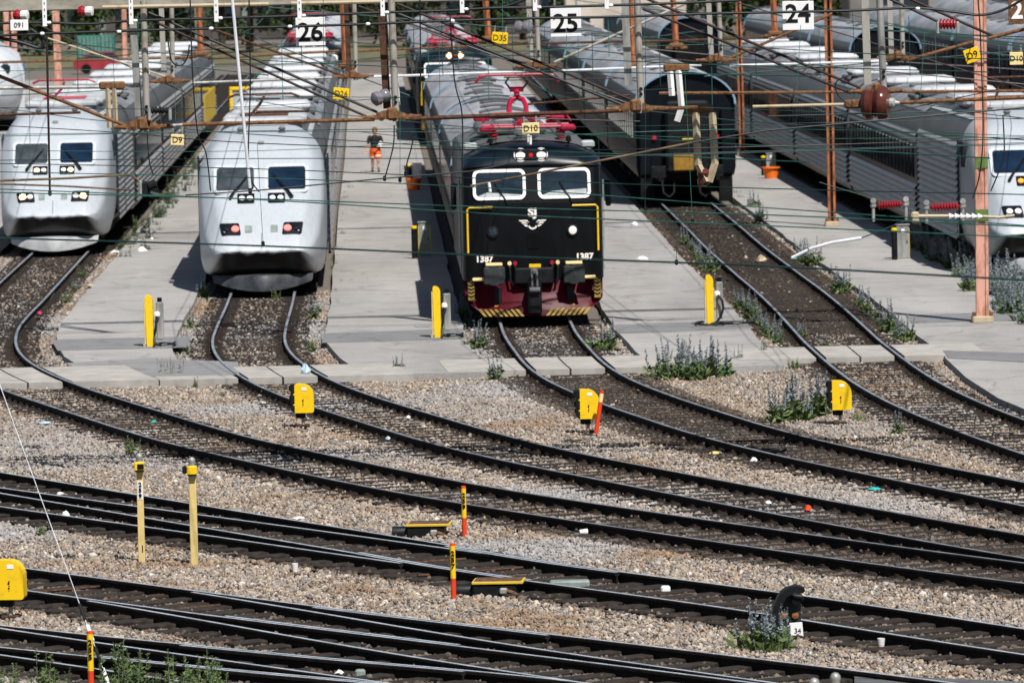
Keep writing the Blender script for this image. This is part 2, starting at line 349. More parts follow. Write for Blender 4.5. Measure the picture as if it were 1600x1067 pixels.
def turnout(main, branch, label, tip_at_low_s):
    A = FINE[main]; B = FINE[branch]
    root = thing('railway_turnout', label, 'railway switch', (A[len(A) // 2, 0], A[len(A) // 2, 1], 0)); O = np.array(root.location[:2])
    for off in (-.7535, .7535): rail((A - O)[::2], off, root)
    # distance between the two centre lines
    dist = np.array([np.min(np.hypot(*(A - b).T)) for b in B]); keep = dist > .085
    Bk = B[keep]
    for off in (-.7535, .7535): rail((Bk - O)[::2], off, root, -.004)
    mb = MB(); d, n = normals(A)
    Bx = B
    for i in range(1, len(A), 3):
        a = A[i]; q = Bx[np.argmin(np.hypot(*(Bx - a).T))]; l = float(np.dot(q - a, n[i])); ok = abs(np.dot(q - a, d[i])) < .6
        lo, hi = -1.3, 1.3
        if ok: lo = min(lo, l - 1.3); hi = max(hi, l + 1.3)
        c = a - O + n[i] * (lo + hi) / 2; rt = Matrix.Rotation(math.atan2(n[i, 1], n[i, 0]), 3, 'Z')
        SLEEPERS.append((a[0] + n[i, 0] * (lo + hi) / 2, a[1] + n[i, 1] * (lo + hi) / 2, d[i, 0], d[i, 1], (hi - lo) / 2))
        o = MB().bbox((0, 0, 0), (hi - lo, .25, .11), .015).build('sleeper', 'sleeper', root); o.location = (c[0], c[1], .022 + random.uniform(-.010, .010)); o.rotation_euler = (0, 0, math.atan2(n[i, 1], n[i, 0]))
    # check rails and sliding chairs near the blade
    for off in (-.66, .66):
        j = len(A) // 2; seg = A[max(0, j - 12):j + 13] - O
        rail(seg, off, root, .0, 'check_rail')
    # heel blocks and stretcher bars
    tip = np.argmin(np.abs(dist - .1)); b = B[tip]; i = int(np.argmin(np.hypot(*(A - b).T)))
    for k in (-4, 4, 12):
        j = min(max(i + k, 1), len(A) - 2); p = A[j] - O
        MB().tube([(p[0] - n[j, 0] * .95, p[1] - n[j, 1] * .95, .07), (p[0] + n[j, 0] * .95, p[1] + n[j, 1] * .95, .07)], .022).build('stretcher_bar', 'rust_dark', root)
    return root
turnout('A1', 'A2', 'points where two tracks join, between the two tall cream posts and the red markers', True)
turnout('B1', 'B2', 'points nearer the viewer, in front of the red and yellow 257 marker', False)
turnout('C1', 'C2', 'nearest points, running out of the bottom left corner behind the green weeds', False)

# ------------------------------------------------------------------ ground, platforms
def sheet(name, poly, z, m, kind='structure', th=.0, parent=None):
    mb = MB(); n = len(poly)
    if th:
        mb.prism([(p[0], p[1]) for p in poly], z - th, z, 0, 'xy')
        # prism's faces get recalculated below
    else: mb.add([(p[0], p[1], z) for p in poly], [tuple(range(n))])
    o = mb.build(name, m, parent); o['kind'] = kind; return o
MT['ground'] = mat('ground', (.09, .075, .06), .95, 0, .2, 14, col2=(.19, .165, .14), bump=.6, detail=8)
MT['bed'] = mat('bed', (.030, .022, .016), .95, 0, .3, 7, col2=(.10, .075, .055), bump=.6, detail=8)
def asphalt(name, c1, c2):
    m = bpy.data.materials.new(name); m.use_nodes = True; n = m.node_tree.nodes; l = m.node_tree.links; b = n['Principled BSDF']
    b.inputs['Roughness'].default_value = .85
    tc = n.new('ShaderNodeTexCoord'); a = n.new('ShaderNodeTexNoise'); a.inputs['Scale'].default_value = .28; a.inputs['Detail'].default_value = 7; a.inputs['Roughness'].default_value = .62
    mp = n.new('ShaderNodeMapping'); mp.inputs['Scale'].default_value = (1, .16, 1); l.new(tc.outputs['Object'], mp.inputs[0]); l.new(mp.outputs[0], a.inputs['Vector'])
    f = n.new('ShaderNodeTexNoise'); f.inputs['Scale'].default_value = 26; f.inputs['Detail'].default_value = 5; l.new(tc.outputs['Object'], f.inputs['Vector'])
    r1 = n.new('ShaderNodeValToRGB'); l.new(a.outputs[0], r1.inputs[0]); e = r1.color_ramp.elements; e[0].position = .33; e[1].position = .62; e[0].color = (*c1, 1); e[1].color = (*c2, 1)
    r2 = n.new('ShaderNodeValToRGB'); l.new(f.outputs[0], r2.inputs[0]); e = r2.color_ramp.elements; e[0].position = .3; e[1].position = .7; e[0].color = (.78, .78, .78, 1); e[1].color = (1.12, 1.12, 1.12, 1)
    mx = n.new('ShaderNodeMix'); mx.data_type = 'RGBA'; mx.blend_type = 'MULTIPLY'; mx.inputs['Factor'].default_value = 1
    vo = n.new('ShaderNodeTexVoronoi'); vo.feature = 'DISTANCE_TO_EDGE'; vo.inputs['Scale'].default_value = .33; wn = n.new('ShaderNodeTexNoise'); wn.inputs['Scale'].default_value = .9; wn.inputs['Detail'].default_value = 4
    l.new(tc.outputs['Object'], wn.inputs['Vector']); av = n.new('ShaderNodeVectorMath'); av.operation = 'MULTIPLY_ADD'; l.new(wn.outputs['Color'], av.inputs[0]); av.inputs[1].default_value = (1.6, 1.6, 0); l.new(tc.outputs['Object'], av.inputs[2]); l.new(av.outputs[0], vo.inputs['Vector'])
    rc = n.new('ShaderNodeValToRGB'); l.new(vo.outputs['Distance'], rc.inputs[0]); e = rc.color_ramp.elements; e[0].position = .0; e[1].position = .022; e[0].color = (.70, .69, .67, 1); e[1].color = (1, 1, 1, 1)
    st = n.new('ShaderNodeTexNoise'); st.inputs['Scale'].default_value = .8; st.inputs['Detail'].default_value = 8; st.inputs['Roughness'].default_value = .7; l.new(tc.outputs['Object'], st.inputs['Vector'])
    rs = n.new('ShaderNodeValToRGB'); l.new(st.outputs[0], rs.inputs[0]); e = rs.color_ramp.elements; e[0].position = .36; e[1].position = .5; e[0].color = (.85, .84, .83, 1); e[1].color = (1, 1, 1, 1)
    m3 = n.new('ShaderNodeMix'); m3.data_type = 'RGBA'; m3.blend_type = 'MULTIPLY'; m3.inputs['Factor'].default_value = 1; l.new(rc.outputs[0], m3.inputs['A']); l.new(rs.outputs[0], m3.inputs['B'])
    m4 = n.new('ShaderNodeMix'); m4.data_type = 'RGBA'; m4.blend_type = 'MULTIPLY'; m4.inputs['Factor'].default_value = 1; l.new(r2.outputs[0], m4.inputs['A']); l.new(m3.outputs['Result'], m4.inputs['B'])
    l.new(r1.outputs[0], mx.inputs['A']); l.new(m4.outputs['Result'], mx.inputs['B']); l.new(mx.outputs['Result'], b.inputs['Base Color'])
    return m
MT['asphalt'] = asphalt('asphalt', (.262, .252, .24), (.37, .356, .34))
MT['asphalt_patch'] = asphalt('asphalt_patch', (.165, .165, .168), (.21, .21, .212))
g = sheet('ground', [(-900, 20), (900, 20), (900, 1600), (-900, 1600)], -.035, 'ground')
PZ = .16
def xat(k, Y): P = FINE[k]; return float(np.interp(Y, P[::1, 1] if P[0, 1] < P[-1, 1] else P[::-1, 1], P[:, 0] if P[0, 1] < P[-1, 1] else P[::-1, 0]))
def platform(ka, kb, ga, gb, yf=122.3, yb=400, extra=None):
    ys = list(np.arange(yf, 175, 2.5)) + list(np.arange(175, yb, 20))
    L = [((xat(ka, y) + ga + random.uniform(-.03, .03)), y) for y in ys]; Rr = [((xat(kb, y) - gb + random.uniform(-.03, .03)), y) for y in ys]
    if extra: Rr = extra + Rr[1:]
    return sheet('platform', L + Rr[::-1], PZ, 'asphalt', th=.22), L, Rr
platform('27', '26', 1.62, 1.58); platform('26', '25', 1.62, 1.58); platform('25', '24', 1.62, 1.62)
# the right platform widens towards the viewer
e4 = [tuple(U(x, y, PZ)[:2]) for x, y in [(1470, 545), (1478, 560), (1510, 590), (1560, 622), (1640, 655), (1800, 640), (1760, 560), (1640, 505)]]
ys = [127.5] + list(np.arange(130, 175, 2.5)) + list(np.arange(175, 400, 20))
sheet('platform', [(xat('24', y) + 1.65 + random.uniform(-.03, .03), y) for y in ys][::-1] + e4 + [(xat('23', y) - 1.75, y) for y in ys if y > 133], PZ, 'asphalt', th=.22)
sheet('platform', [(-30, 145), (xat('27', 145) - 1.7, 145), (xat('27', 400) - 1.7, 400), (-40, 400)], PZ, 'asphalt', th=.22)
sheet('platform', [(xat('23', 160) + 1.7, 160), (60, 160), (60, 400), (xat('23', 400) + 1.7, 400)], .02, 'ground')
# newer asphalt over the cable trenches
for poly in ([(80, 531), (296, 526), (297, 543), (90, 548)], [(505, 521), (722, 513), (726, 530), (503, 536)], [(958, 508), (1158, 500), (1178, 513), (966, 521)], [(1414, 493), (1588, 487), (1640, 500), (1424, 505)]):
    o = sheet('asphalt_patch', [tuple(U(x, y, PZ)[:2]) for x, y in poly], PZ + .004, 'asphalt_patch')
for poly in ([(100, 568), (240, 560), (372, 566), (374, 586), (180, 590), (150, 585)], [(1472, 548), (1600, 552), (1600, 566), (1482, 560)]):
    sheet('asphalt_patch', [tuple(U(x, y, PZ)[:2]) for x, y in poly], PZ + .008, 'asphalt_patch' if poly[0][0] > 700 else asphalt('asphalt_faded', (.20, .20, .205), (.25, .25, .25)))
# crossing slabs
for k, (ya, yb), nm in (('27', (122.1, 126.6), 'leftmost curved track'), ('26', (122.0, 125.3), 'track of the second white train'), ('25', (122.5, 126.0), 'track in front of the black locomotive'), ('24', (124.0, 127.4), 'straight brown track')):
    for a, b, what in ((-2.35, -.86, 'outer left'), (-.66, -.02, 'inner left'), (.02, .66, 'inner right'), (.86, 2.5, 'outer right')):
        za = PZ + .006 + random.uniform(0, .006)
        mb = MB(); n_ = 7; rows = []
        for i in range(n_):
            y = ya + (yb - ya) * i / (n_ - 1); x = xat(k, y); rows.append(((x + a, y), (x + b, y)))
        poly = [r[0] for r in rows] + [r[1] for r in rows[::-1]]
        mb.prism(poly, -.05, za, 0, 'xy')
        o = mb.build('crossing_slab', 'concrete'); tag(o, f'{what} pale concrete slab of the crossing over the {nm}', 'concrete slab', 'concrete crossing slabs')
for m_ in [o.data for o in C.objects if o.type == 'MESH' and o.name.split('.')[0] in ('platform', 'crossing_slab', 'asphalt_patch')]:
    import bmesh
    bm = bmesh.new(); bm.from_mesh(m_); bmesh.ops.triangulate(bm, faces=[f for f in bm.faces if len(f.verts) > 4]); bmesh.ops.recalc_face_normals(bm, faces=bm.faces); bm.to_mesh(m_); bm.free()

# ------------------------------------------------------------------ ballast stones
def vnoise(x, y, s, seed):
    r = np.random.default_rng(seed); G = r.random((64, 64)); x = x / s + 1000; y = y / s + 1000
    i = np.floor(x).astype(int); j = np.floor(y).astype(int); u = x - i; v = y - j; u = u * u * (3 - 2 * u); v = v * v * (3 - 2 * v)
    g_ = lambda a, b: G[a % 64, b % 64]
    return (g_(i, j) * (1 - u) + g_(i + 1, j) * u) * (1 - v) + (g_(i, j + 1) * (1 - u) + g_(i + 1, j + 1) * u) * v
def scatter(x0, x1, y0, y1, dens):
    n = int((x1 - x0) * (y1 - y0) * dens); return np.stack([rng.uniform(x0, x1, n), rng.uniform(y0, y1, n)], 1)
pts = []
for y0, y1, dn in ((66, 85, 430), (85, 100, 400), (100, 122.2, 330)):
    P = scatter(-.085 * y1 - 2.4, .085 * y1 + 2.4, y0, y1, dn); pts.append(P[np.abs(P[:, 0]) < .085 * P[:, 1] + 2.4])
for k, ya, yb in (('27', 122, 176), ('26', 122, 153), ('25', 122, 138), ('24', 122, 196), ('23', 128, 152)):
    for y in np.arange(ya, yb, 2.0):
        x = xat(k, y + 1); lo, hi = x - 1.75, x + 1.7
        pts.append(scatter(lo, hi, y, y + 2, 200))
P = np.concatenate(pts); n0 = len(P)
# nearest sleeper test on a coarse grid
near_track = np.full(len(P), 99.0); on_sl = np.zeros(len(P), bool)
cells = {}
for i, (a, b) in enumerate(zip((P[:, 0] // 2).astype(int), (P[:, 1] // 2).astype(int))): cells.setdefault((a, b), []).append(i)
cells = {k: np.array(v) for k, v in cells.items()}
for sx_, sy_, dx_, dy_, hl in SLEEPERS:
    ca, cb = int(sx_ // 2), int(sy_ // 2)
    for a in range(ca - 1, ca + 2):
        for b in range(cb - 1, cb + 2):
            ix = cells.get((a, b))
            if ix is None: continue
            rx = P[ix, 0] - sx_; ry = P[ix, 1] - sy_; al = rx * dx_ + ry * dy_; la = np.abs(rx * dy_ - ry * dx_)
            on_sl[ix[(np.abs(al) < .135) & (la < hl)]] = True
            q = ix[np.abs(al) < .45]; lq = la[np.abs(al) < .45]; near_track[q] = np.minimum(near_track[q], lq - (hl - 1.25))
inb = near_track < 1.35
keep = ~(on_sl & (rng.random(len(P)) < .975))
keep &= ~(inb & (rng.random(len(P)) < .08))
# keep stones off platforms and slabs
for k, ya, yb in (('27', 122.0, 126.7), ('26', 121.9, 125.4), ('25', 122.4, 126.1), ('24', 123.9, 127.5)):
    xs_ = np.interp(P[:, 1], FINE[k][:, 1], FINE[k][:, 0]); keep &= ~((P[:, 1] > ya) & (P[:, 1] < yb) & (np.abs(P[:, 0] - xs_) < 2.5))
P = P[keep]; inb = inb[keep]; nt_ = near_track[keep]; osl = on_sl[keep]; N = len(P)
n1 = vnoise(P[:, 0], P[:, 1], 1.7, 1); n2 = vnoise(P[:, 0], P[:, 1], .55, 2); n3 = vnoise(P[:, 0], P[:, 1], 4.0, 3); rr = rng.random(N)
pal = np.array([(.45, .38, .31), (.36, .31, .27), (.54, .47, .40), (.38, .29, .21), (.30, .28, .27), (.44, .35, .26), (.24, .22, .21), (.58, .55, .51), (.33, .22, .14)])
pr = np.array([.24, .17, .13, .12, .11, .09, .06, .05, .03])
col = pal[rng.choice(len(pal), N, p=pr)] * rng.uniform(.48, 1.05, (N, 1)) * np.array([.98, .96, .94])
rusty = np.clip((n1 * .6 + n2 * .4 - .56) * 3.6, 0, 1)[:, None] * .72
col = col * (1 - rusty) + np.array([.25, .155, .085]) * rng.uniform(.7, 1.25, (N, 1)) * rusty
grey = np.clip((n3 - .55) * 3, 0, 1)[:, None] * .7; col = col * (1 - grey) + np.array([.34, .34, .345]) * rng.uniform(.7, 1.25, (N, 1)) * grey
# oil and brake dust between the rails, plus painted shade beside each rail
xs24 = np.interp(P[:, 1], FINE['24'][:, 1], FINE['24'][:, 0]); xs25 = np.interp(P[:, 1], FINE['25'][:, 1], FINE['25'][:, 0]); xs26 = np.interp(P[:, 1], FINE['26'][:, 1], FINE['26'][:, 0])
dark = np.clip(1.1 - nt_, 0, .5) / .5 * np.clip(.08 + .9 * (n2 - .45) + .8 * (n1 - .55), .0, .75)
dark = np.where((np.abs(P[:, 0] - xs24) < 1.5) & (P[:, 1] > 133), np.where(rr < .05, .0, .93), dark)
dark = np.where((np.abs(P[:, 0] - xs25) < 1.5) & (P[:, 1] > 100) & (P[:, 1] < 122), np.where(rr < .12, .1, .8), dark)
dark = np.where((np.abs(P[:, 0] - xs24) < 1.4) & (P[:, 1] < 131), .15, dark)
bx = np.clip((86 - P[:, 1]) / 3, 0, 1); 
rail_shade = np.exp(-((np.abs(nt_ - .7535) / .26) ** 4)) * rng.uniform(.55, 1.0, N); dark = np.maximum(dark, rail_shade * .86)  # shadow along each rail, darkened into the stone colours
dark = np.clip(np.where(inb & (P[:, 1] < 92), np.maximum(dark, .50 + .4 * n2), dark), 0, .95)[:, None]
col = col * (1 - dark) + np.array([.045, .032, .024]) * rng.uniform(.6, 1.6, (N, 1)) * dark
sz = rng.lognormal(math.log(.0190), .36, N).clip(.010, .05)
scl = sz[:, None] * rng.uniform(.5, 1.4, (N, 3))
z = rng.uniform(-.02, .018, N) + n2 * .03 + np.where(inb, -.012, .02); z = np.where(inb & ~osl, .028 + rng.uniform(-.008, .008, N) + n2 * .012, z); z = np.where(inb & (np.abs(nt_ - .7535) < .22), z - .02, z); z = np.where(osl, .080, z)
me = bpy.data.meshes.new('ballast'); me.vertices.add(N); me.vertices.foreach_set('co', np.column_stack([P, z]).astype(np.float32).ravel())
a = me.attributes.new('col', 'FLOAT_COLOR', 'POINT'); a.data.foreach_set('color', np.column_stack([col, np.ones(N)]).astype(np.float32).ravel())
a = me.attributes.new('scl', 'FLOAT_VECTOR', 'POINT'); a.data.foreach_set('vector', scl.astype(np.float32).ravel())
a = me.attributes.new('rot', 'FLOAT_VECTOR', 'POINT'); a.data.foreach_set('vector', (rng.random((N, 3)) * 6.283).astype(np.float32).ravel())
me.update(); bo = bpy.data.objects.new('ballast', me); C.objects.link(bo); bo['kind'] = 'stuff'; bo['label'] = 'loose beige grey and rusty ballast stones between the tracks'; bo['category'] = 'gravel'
sm = bpy.data.materials.new('stone'); sm.use_nodes = True; n = sm.node_tree.nodes; l = sm.node_tree.links; b = n['Principled BSDF']; b.inputs['Roughness'].default_value = .9; b.inputs['Specular IOR Level'].default_value = .25
at = n.new('ShaderNodeAttribute'); at.attribute_type = 'INSTANCER'; at.attribute_name = 'col'; l.new(at.outputs['Color'], b.inputs['Base Color'])
ng = bpy.data.node_groups.new('ballast_nodes', 'GeometryNodeTree'); ng.interface.new_socket('Geometry', in_out='INPUT', socket_type='NodeSocketGeometry'); ng.interface.new_socket('Geometry', in_out='OUTPUT', socket_type='NodeSocketGeometry')
gn = ng.nodes; gl = ng.links; gi = gn.new('NodeGroupInput'); go = gn.new('NodeGroupOutput'); ip = gn.new('GeometryNodeInstanceOnPoints'); ico = gn.new('GeometryNodeMeshIcoSphere'); ico.inputs['Subdivisions'].default_value = 1; ico.inputs['Radius'].default_value = 1
smn = gn.new('GeometryNodeSetMaterial'); smn.inputs['Material'].default_value = sm; gl.new(ico.outputs['Mesh'], smn.inputs['Geometry'])
na = gn.new('GeometryNodeInputNamedAttribute'); na.data_type = 'FLOAT_VECTOR'; na.inputs['Name'].default_value = 'scl'
nb = gn.new('GeometryNodeInputNamedAttribute'); nb.data_type = 'FLOAT_VECTOR'; nb.inputs['Name'].default_value = 'rot'
er = gn.new('FunctionNodeEulerToRotation'); gl.new([o for o in nb.outputs if o.enabled][0], er.inputs[0])
gl.new(gi.outputs[0], ip.inputs['Points']); gl.new(smn.outputs[0], ip.inputs['Instance']); gl.new(er.outputs[0], ip.inputs['Rotation']); gl.new([o for o in na.outputs if o.enabled][0], ip.inputs['Scale']); gl.new(ip.outputs[0], go.inputs[0])
md = bo.modifiers.new('stones', 'NODES'); md.node_group = ng
# dark dust under the sleepers
for k, ya, yb in (('27', 74, 176), ('26', 74, 153), ('25', 74, 140), ('24', 128, 197), ('A1', 66, 104), ('A2', 84, 101), ('B1', 66, 88), ('B2', 66, 84), ('C1', 66, 80), ('C2', 64, 78)):
    Q = FINE[k]; Q = Q[(Q[:, 1] > ya) & (Q[:, 1] < yb)][::4]; d_, n_ = normals(Q)
    hw = 1.2
    mb = MB(); mb.grid([[(q[0] - nn[0] * hw, q[1] - nn[1] * hw, 0), (q[0] + nn[0] * hw, q[1] + nn[1] * hw, 0)] for q, nn in zip(Q, n_)])
    o = mb.build('track_bed', 'bed'); o.location.z = -.025 + .0012 * len([1 for oo in C.objects if oo.name.startswith('track_bed')]); o['kind'] = 'structure'
print('stones', N)

# ------------------------------------------------------------------ rolling stock
def interp(tab, x): return float(np.interp(x, [t[0] for t in tab], [t[1] for t in tab]))
ZT = [(0, 1.00), (.05, 1.08), (.25, 1.32), (.5, 1.58), (1.5, 2.42), (2.1, 2.95), (2.75, 3.40), (3.3, 3.58), (4.2, 3.72), (5.4, 3.8), (30, 3.8)]
ZB = [(0, .96), (.1, .80), (.3, .55), (.6, .42), (1.2, .36), (30, .36)]
HW = [(0, .92), (.06, 1.04), (.2, 1.14), (.5, 1.26), (1.0, 1.38), (2.0, 1.50), (3.2, 1.54), (30, 1.54)]
WF = [(0, .84), (.5, .93), (1.5, 1.10), (2.1, 1.16), (2.8, 1.14), (3.6, 1.02), (5.4, .92), (30, .92)]
def xsec(d):
    zt, zb, hw, wf = interp(ZT, d), interp(ZB, d), interp(HW, d), interp(WF, d); H = zt - zb
    c = min(.62, H * .36); c2 = min(.42, H * .34); wb = min(hw * .93, wf + .25 * min(1, d))
    return zt, zb, hw, wf, c, c2, wb
def xsurf(x, d):
    zt, zb, hw, wf, c, c2, wb = xsec(d); x = abs(x)
    return zt if x <= wf else zt - c * min(1, (x - wf) / (hw - wf))
def xring(d):
    zt, zb, hw, wf, c, c2, wb = xsec(d); K = [(0, zt), (wf, zt), (hw, zt - c), (hw, zb + c2), (wb, zb), (0, zb)]
    f = float(np.interp(d, [0, 2.4, 4.2], [.45, .55, .85])); pts = [(0, zt)]
    for i in range(1, 5):
        p, q, r = (Vector(k) for k in (K[i - 1], K[i], K[i + 1])); a_ = q.lerp(p, f / 2); b_ = q.lerp(r, f / 2)
        if i == 1: a_ = q.lerp(p, min(f / 2, .25))
        for k in range(5):
            t = k / 4; pts.append(tuple(a_ * (1 - t) ** 2 + q * 2 * t * (1 - t) + b_ * t * t))
    pts.append((0, zb)); return [(x, z) for x, z in pts] + [(-x, z) for x, z in pts[-2::-1]]
def dz(z): return float(np.interp(z, [t[1] for t in ZT[:-1]], [t[0] for t in ZT[:-1]]))
def xpatch(x0, x1, z0, z1, r, eps, shear=0.0, n=4):          # rounded panel lying on the sloping nose
    mb = MB(); pts = []
    for cx, cz, a0 in ((x1 - r, z1 - r, 0), (x0 + r, z1 - r, 90), (x0 + r, z0 + r, 180), (x1 - r, z0 + r, 270)):
        for k in range(n + 1):
            a = R(a0 + 90 * k / n); pts.append((cx + r * math.cos(a), cz + r * math.sin(a)))
    def P(x, z):
        xx = x + shear * (z - z0); d = dz(z); d = d - (xsurf(xx, d) - z) * -1.0 * 0
        zz = xsurf(xx, d); dd = d + (z - zz) * .9
        return (xx, dd - eps * .62, z + eps * .78)
    c = P((x0 + x1) / 2, (z0 + z1) / 2); vs = [c] + [P(*p) for p in pts]; k = len(pts)
    mb.add(vs, [(0, 1 + (i + 1) % k, 1 + i) for i in range(k)]); return mb
def flip(mb): mb.f = [f[::-1] for f in mb.f]; return mb
def rib_side(mb, y0, y1, z0, z1, x, pitch, dep, m=0):
    n = int((z1 - z0) / pitch)
    for s in (-1, 1):
        rows = []
        for i in range(n):
            a = z0 + i * pitch
            for q, e in ((0, 0), (.12, dep), (.34, dep), (.92, 0)): rows.append([(s * (x + e), y0, a + q * pitch), (s * (x + e), y1, a + q * pitch)])
        mb.grid(rows, m, flip=(s < 0))
WIN_MESH = {}
def side_window(w, h, name='window', m='glass'):
    k = (w, h, m)
    if k not in WIN_MESH:
        WIN_MESH[k] = MB().bbox((0, 0, 0), (.05, w, h), .03).mesh(name, m)
    return WIN_MESH[k]
def add_windows(root, ys, z, x, w, h, sides=(-1, 1), m='glass', name='window'):
    for s in sides:
        for y in ys:
            o = bpy.data.objects.new(name, side_window(w, h, name, m)); C.objects.link(o); o.parent = root; o.location = (s * x, y, z)
def bogie(root, y):
    mb = MB(); mb.box((0, y, .45), (2.3, 2.9, .35))
    for dy in (-1.15, 1.15):
        for s in (-1, 1): mb.lathe([(.0, -.06), (.46, -.06), (.46, .0), (.40, .06), (0, .06)], (s * .76, y + dy, .46), (1, 0, 0), 18)
    for s in (-1, 1): mb.box((s * 1.08, y, .5), (.16, 2.5, .28)); mb.box((s * 1.12, y, .75), (.2, .7, .3))
    mb.build('bogie', 'under', root)

def power_car(label, lit=None, white='x_white', L=17.0):
    root = thing('train_power_car', label, 'train', group='white power cars with sloping noses')
    mb = MB(); ds = [0, .03, .08, .16, .26, .4, .55, .75, 1.0, 1.3, 1.6, 1.9, 2.2, 2.5, 2.8, 3.1, 3.5, 4.0, 4.6, 5.4]
    rows = [[(x, d, z) for x, z in xring(d)] for d in ds]
    mb.grid(rows, flip=True); mb.add(rows[0][:-1], [tuple(range(len(rows[0]) - 2, -1, -1))])
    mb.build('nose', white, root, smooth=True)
    mb = MB(); rg = xring(5.4); rows = [[(x * q, y, (z - 2) * q + 2) for x, z in rg] for y, q in ((5.4, 1), (9, 1), (13, 1), (L - .1, 1), (L, .97))]
    mb.grid(rows, flip=True); mb.add(rows[-1][:-1], [tuple(range(len(rg) - 1))]); mb.build('body', 'x_side', root, smooth=True)
    mb = MB(); mb.grid([[(x, y, 3.815 - .26 * max(0, (abs(x) - .5) / .7) ** 2) for x in np.linspace(-1.2, 1.2, 9)] for y in (5.42, 16.9)]); mb.build('roof_panel', 'x_roof', root, smooth=True)
    mb = MB(); rib_side(mb, 5.6, 16.7, .62, 3.05, 1.535, .16, .075); mb.build('ribbed_side', 'x_rib', root)
    mb = MB()
    for s in (-1, 1): mb.box((s * 1.55, 4.4, 2.75), (.03, .75, .6)); mb.box((s * 1.58, 5.2, 1.9), (.05, .06, 2.4))
    mb.build('cab_side_window', 'glass', root)
    for s in (-1, 1):
        f = flip(xpatch(min(s * .09, s * 1.14), max(s * .09, s * 1.14), 2.31, 2.97, .12, .008)).build('window_frame', 'x_white_b', root)
        flip(xpatch(min(s * .17, s * 1.06), max(s * .17, s * 1.06), 2.38, 2.90, .07, .014)).build('windscreen', 'glass_blue' if s > 0 or lit == 'amber' else 'glass_grey', f)
        x = s * .62
        MB().tube([(s * .74, dz(2.2) - .06, 2.22), (s * .64, dz(2.34) - .08, 2.37), (s * .52, dz(2.46) - .08, 2.50), (s * .28, dz(2.74) - .08, 2.78)], [.045, .03, .022, .014], 6).build('wiper', 'black', root)
        b = flip(xpatch(min(s * .16, s * .57), max(s * .16, s * .57), 2.08, 2.31, .03, .010)).build('marker_lamp_box', 'navy', root)
        for q, li in ((.27, 'in'), (.46, 'out')):
            mm = 'lens'
            if lit == 'warm' and q > .3: mm = 'lamp_warm'
            if lit == 'amber': mm = 'lamp_amber' if q > .3 else 'navy'
            d0 = dz(2.195); MB().lathe([(.0, -.01), (.075, -.01), (.07, .015), (0, .02)], (s * q, d0 - .012, 2.195 + .012), (0, -.62, .78), 12).build('lamp', mm, b)
        h = flip(xpatch(min(s * .48, s * .95), max(s * .48, s * .95), 1.36, 1.64, .04, .010, shear=s * .18)).build('headlight_box', 'navy', root)
        for q in (.62, .82):
            mm = {'warm': 'lamp_warm' if q > .7 else 'lens', 'red': 'lamp_red' if q < .7 else 'navy', None: 'lens', 'amber': 'lens'}[lit]
            rr = .098 if mm.startswith('lamp') else .085
            d0 = dz(1.505); MB().lathe([(.0, -.01), (rr, -.01), (rr * .9, .02), (0, .025)], (s * q, d0 - .012 + (.02 if q > .7 else 0), 1.505 + .012), (0, -.72, .69), 14).build('lamp', mm, h)
        flip(xpatch(min(s * .22, s * .39), max(s * .22, s * .39), 1.42, 1.58, .02, .009)).build('grille', 'cab_grey', root)
    mb = MB(); mb.tube([(0, dz(z) - .006, z + .004) for z in (1.05, 1.2, 1.4)], .007, 4); mb.build('coupler_hatch_seam', 'soot', root)
    MB().bbox((.0, dz(3.42) + .1, 3.46), (.16, .2, .10), .03).build('camera_pod', 'cab_grey', root)
    # plough under the chin: a pale curved wedge
    mb = MB(); rows = []
    for t in np.linspace(-1, 1, 17):
        x = 1.2 * t; q = abs(t); d = .06 + .62 * q ** 1.3; lo = .02 + .20 * q ** 2.2
        rows.append([(x, d + .4, .45), (x, d + .03, .41), (x * .985, d - .05, max(.28, lo + .05)), (x * .96, d - .07, lo + .02), (x * .93, d + .3, lo)])
    mb.grid(rows, flip=True); mb.build('plough', 'plough_dark' if lit == 'red' else 'plough_grey', root, smooth=True)
    mb = MB(); mb.box((0, 9, .55), (2.5, 15.5, .6)); mb.box((0, 1.6, .5), (2.2, 1.4, .5)); mb.build('underframe', 'under', root)
    bogie(root, 3.3); bogie(root, 13.4)
    for y, w_, l_ in ((7.0, 2.0, 1.9), (10.5, 2.1, 2.6), (14.2, 1.9, 2.2)): MB().bbox((0, y, 3.86), (w_, l_, .22), .08).build('roof_box', 'x_roof', root)
    mb = MB(); mb.tube([(-.45, 8.4, 3.95), (-.45, 9.4, 3.95)], .05); mb.tube([(.45, 8.4, 3.95), (.45, 9.4, 3.95)], .05)
    for dy in (8.4, 9.4): mb.tube([(-.6, dy, 3.98), (.6, dy, 3.98)], .05)
    mb.tube([(-.3, 8.6, 4.02), (-.1, 12.2 - 2.6, 4.25), (0, 8.5, 4.42)], .04); mb.tube([(-.9, 8.5, 4.42), (-.7, 8.5, 4.5), (.7, 8.5, 4.5), (.9, 8.5, 4.42)], .035)
    mb.build('pantograph', 'panto_red' if lit == 'warm' else 'rust_dark', root)
    mb = MB()
    for x in (-.5, .5): mb.lathe([(.05, 0), (.1, .05), (.06, .1), (.1, .15), (.05, .2)], (x, 3.9, 3.62), (0, 0, 1), 10)
    mb.build('roof_horn', 'soot', root)
    return root
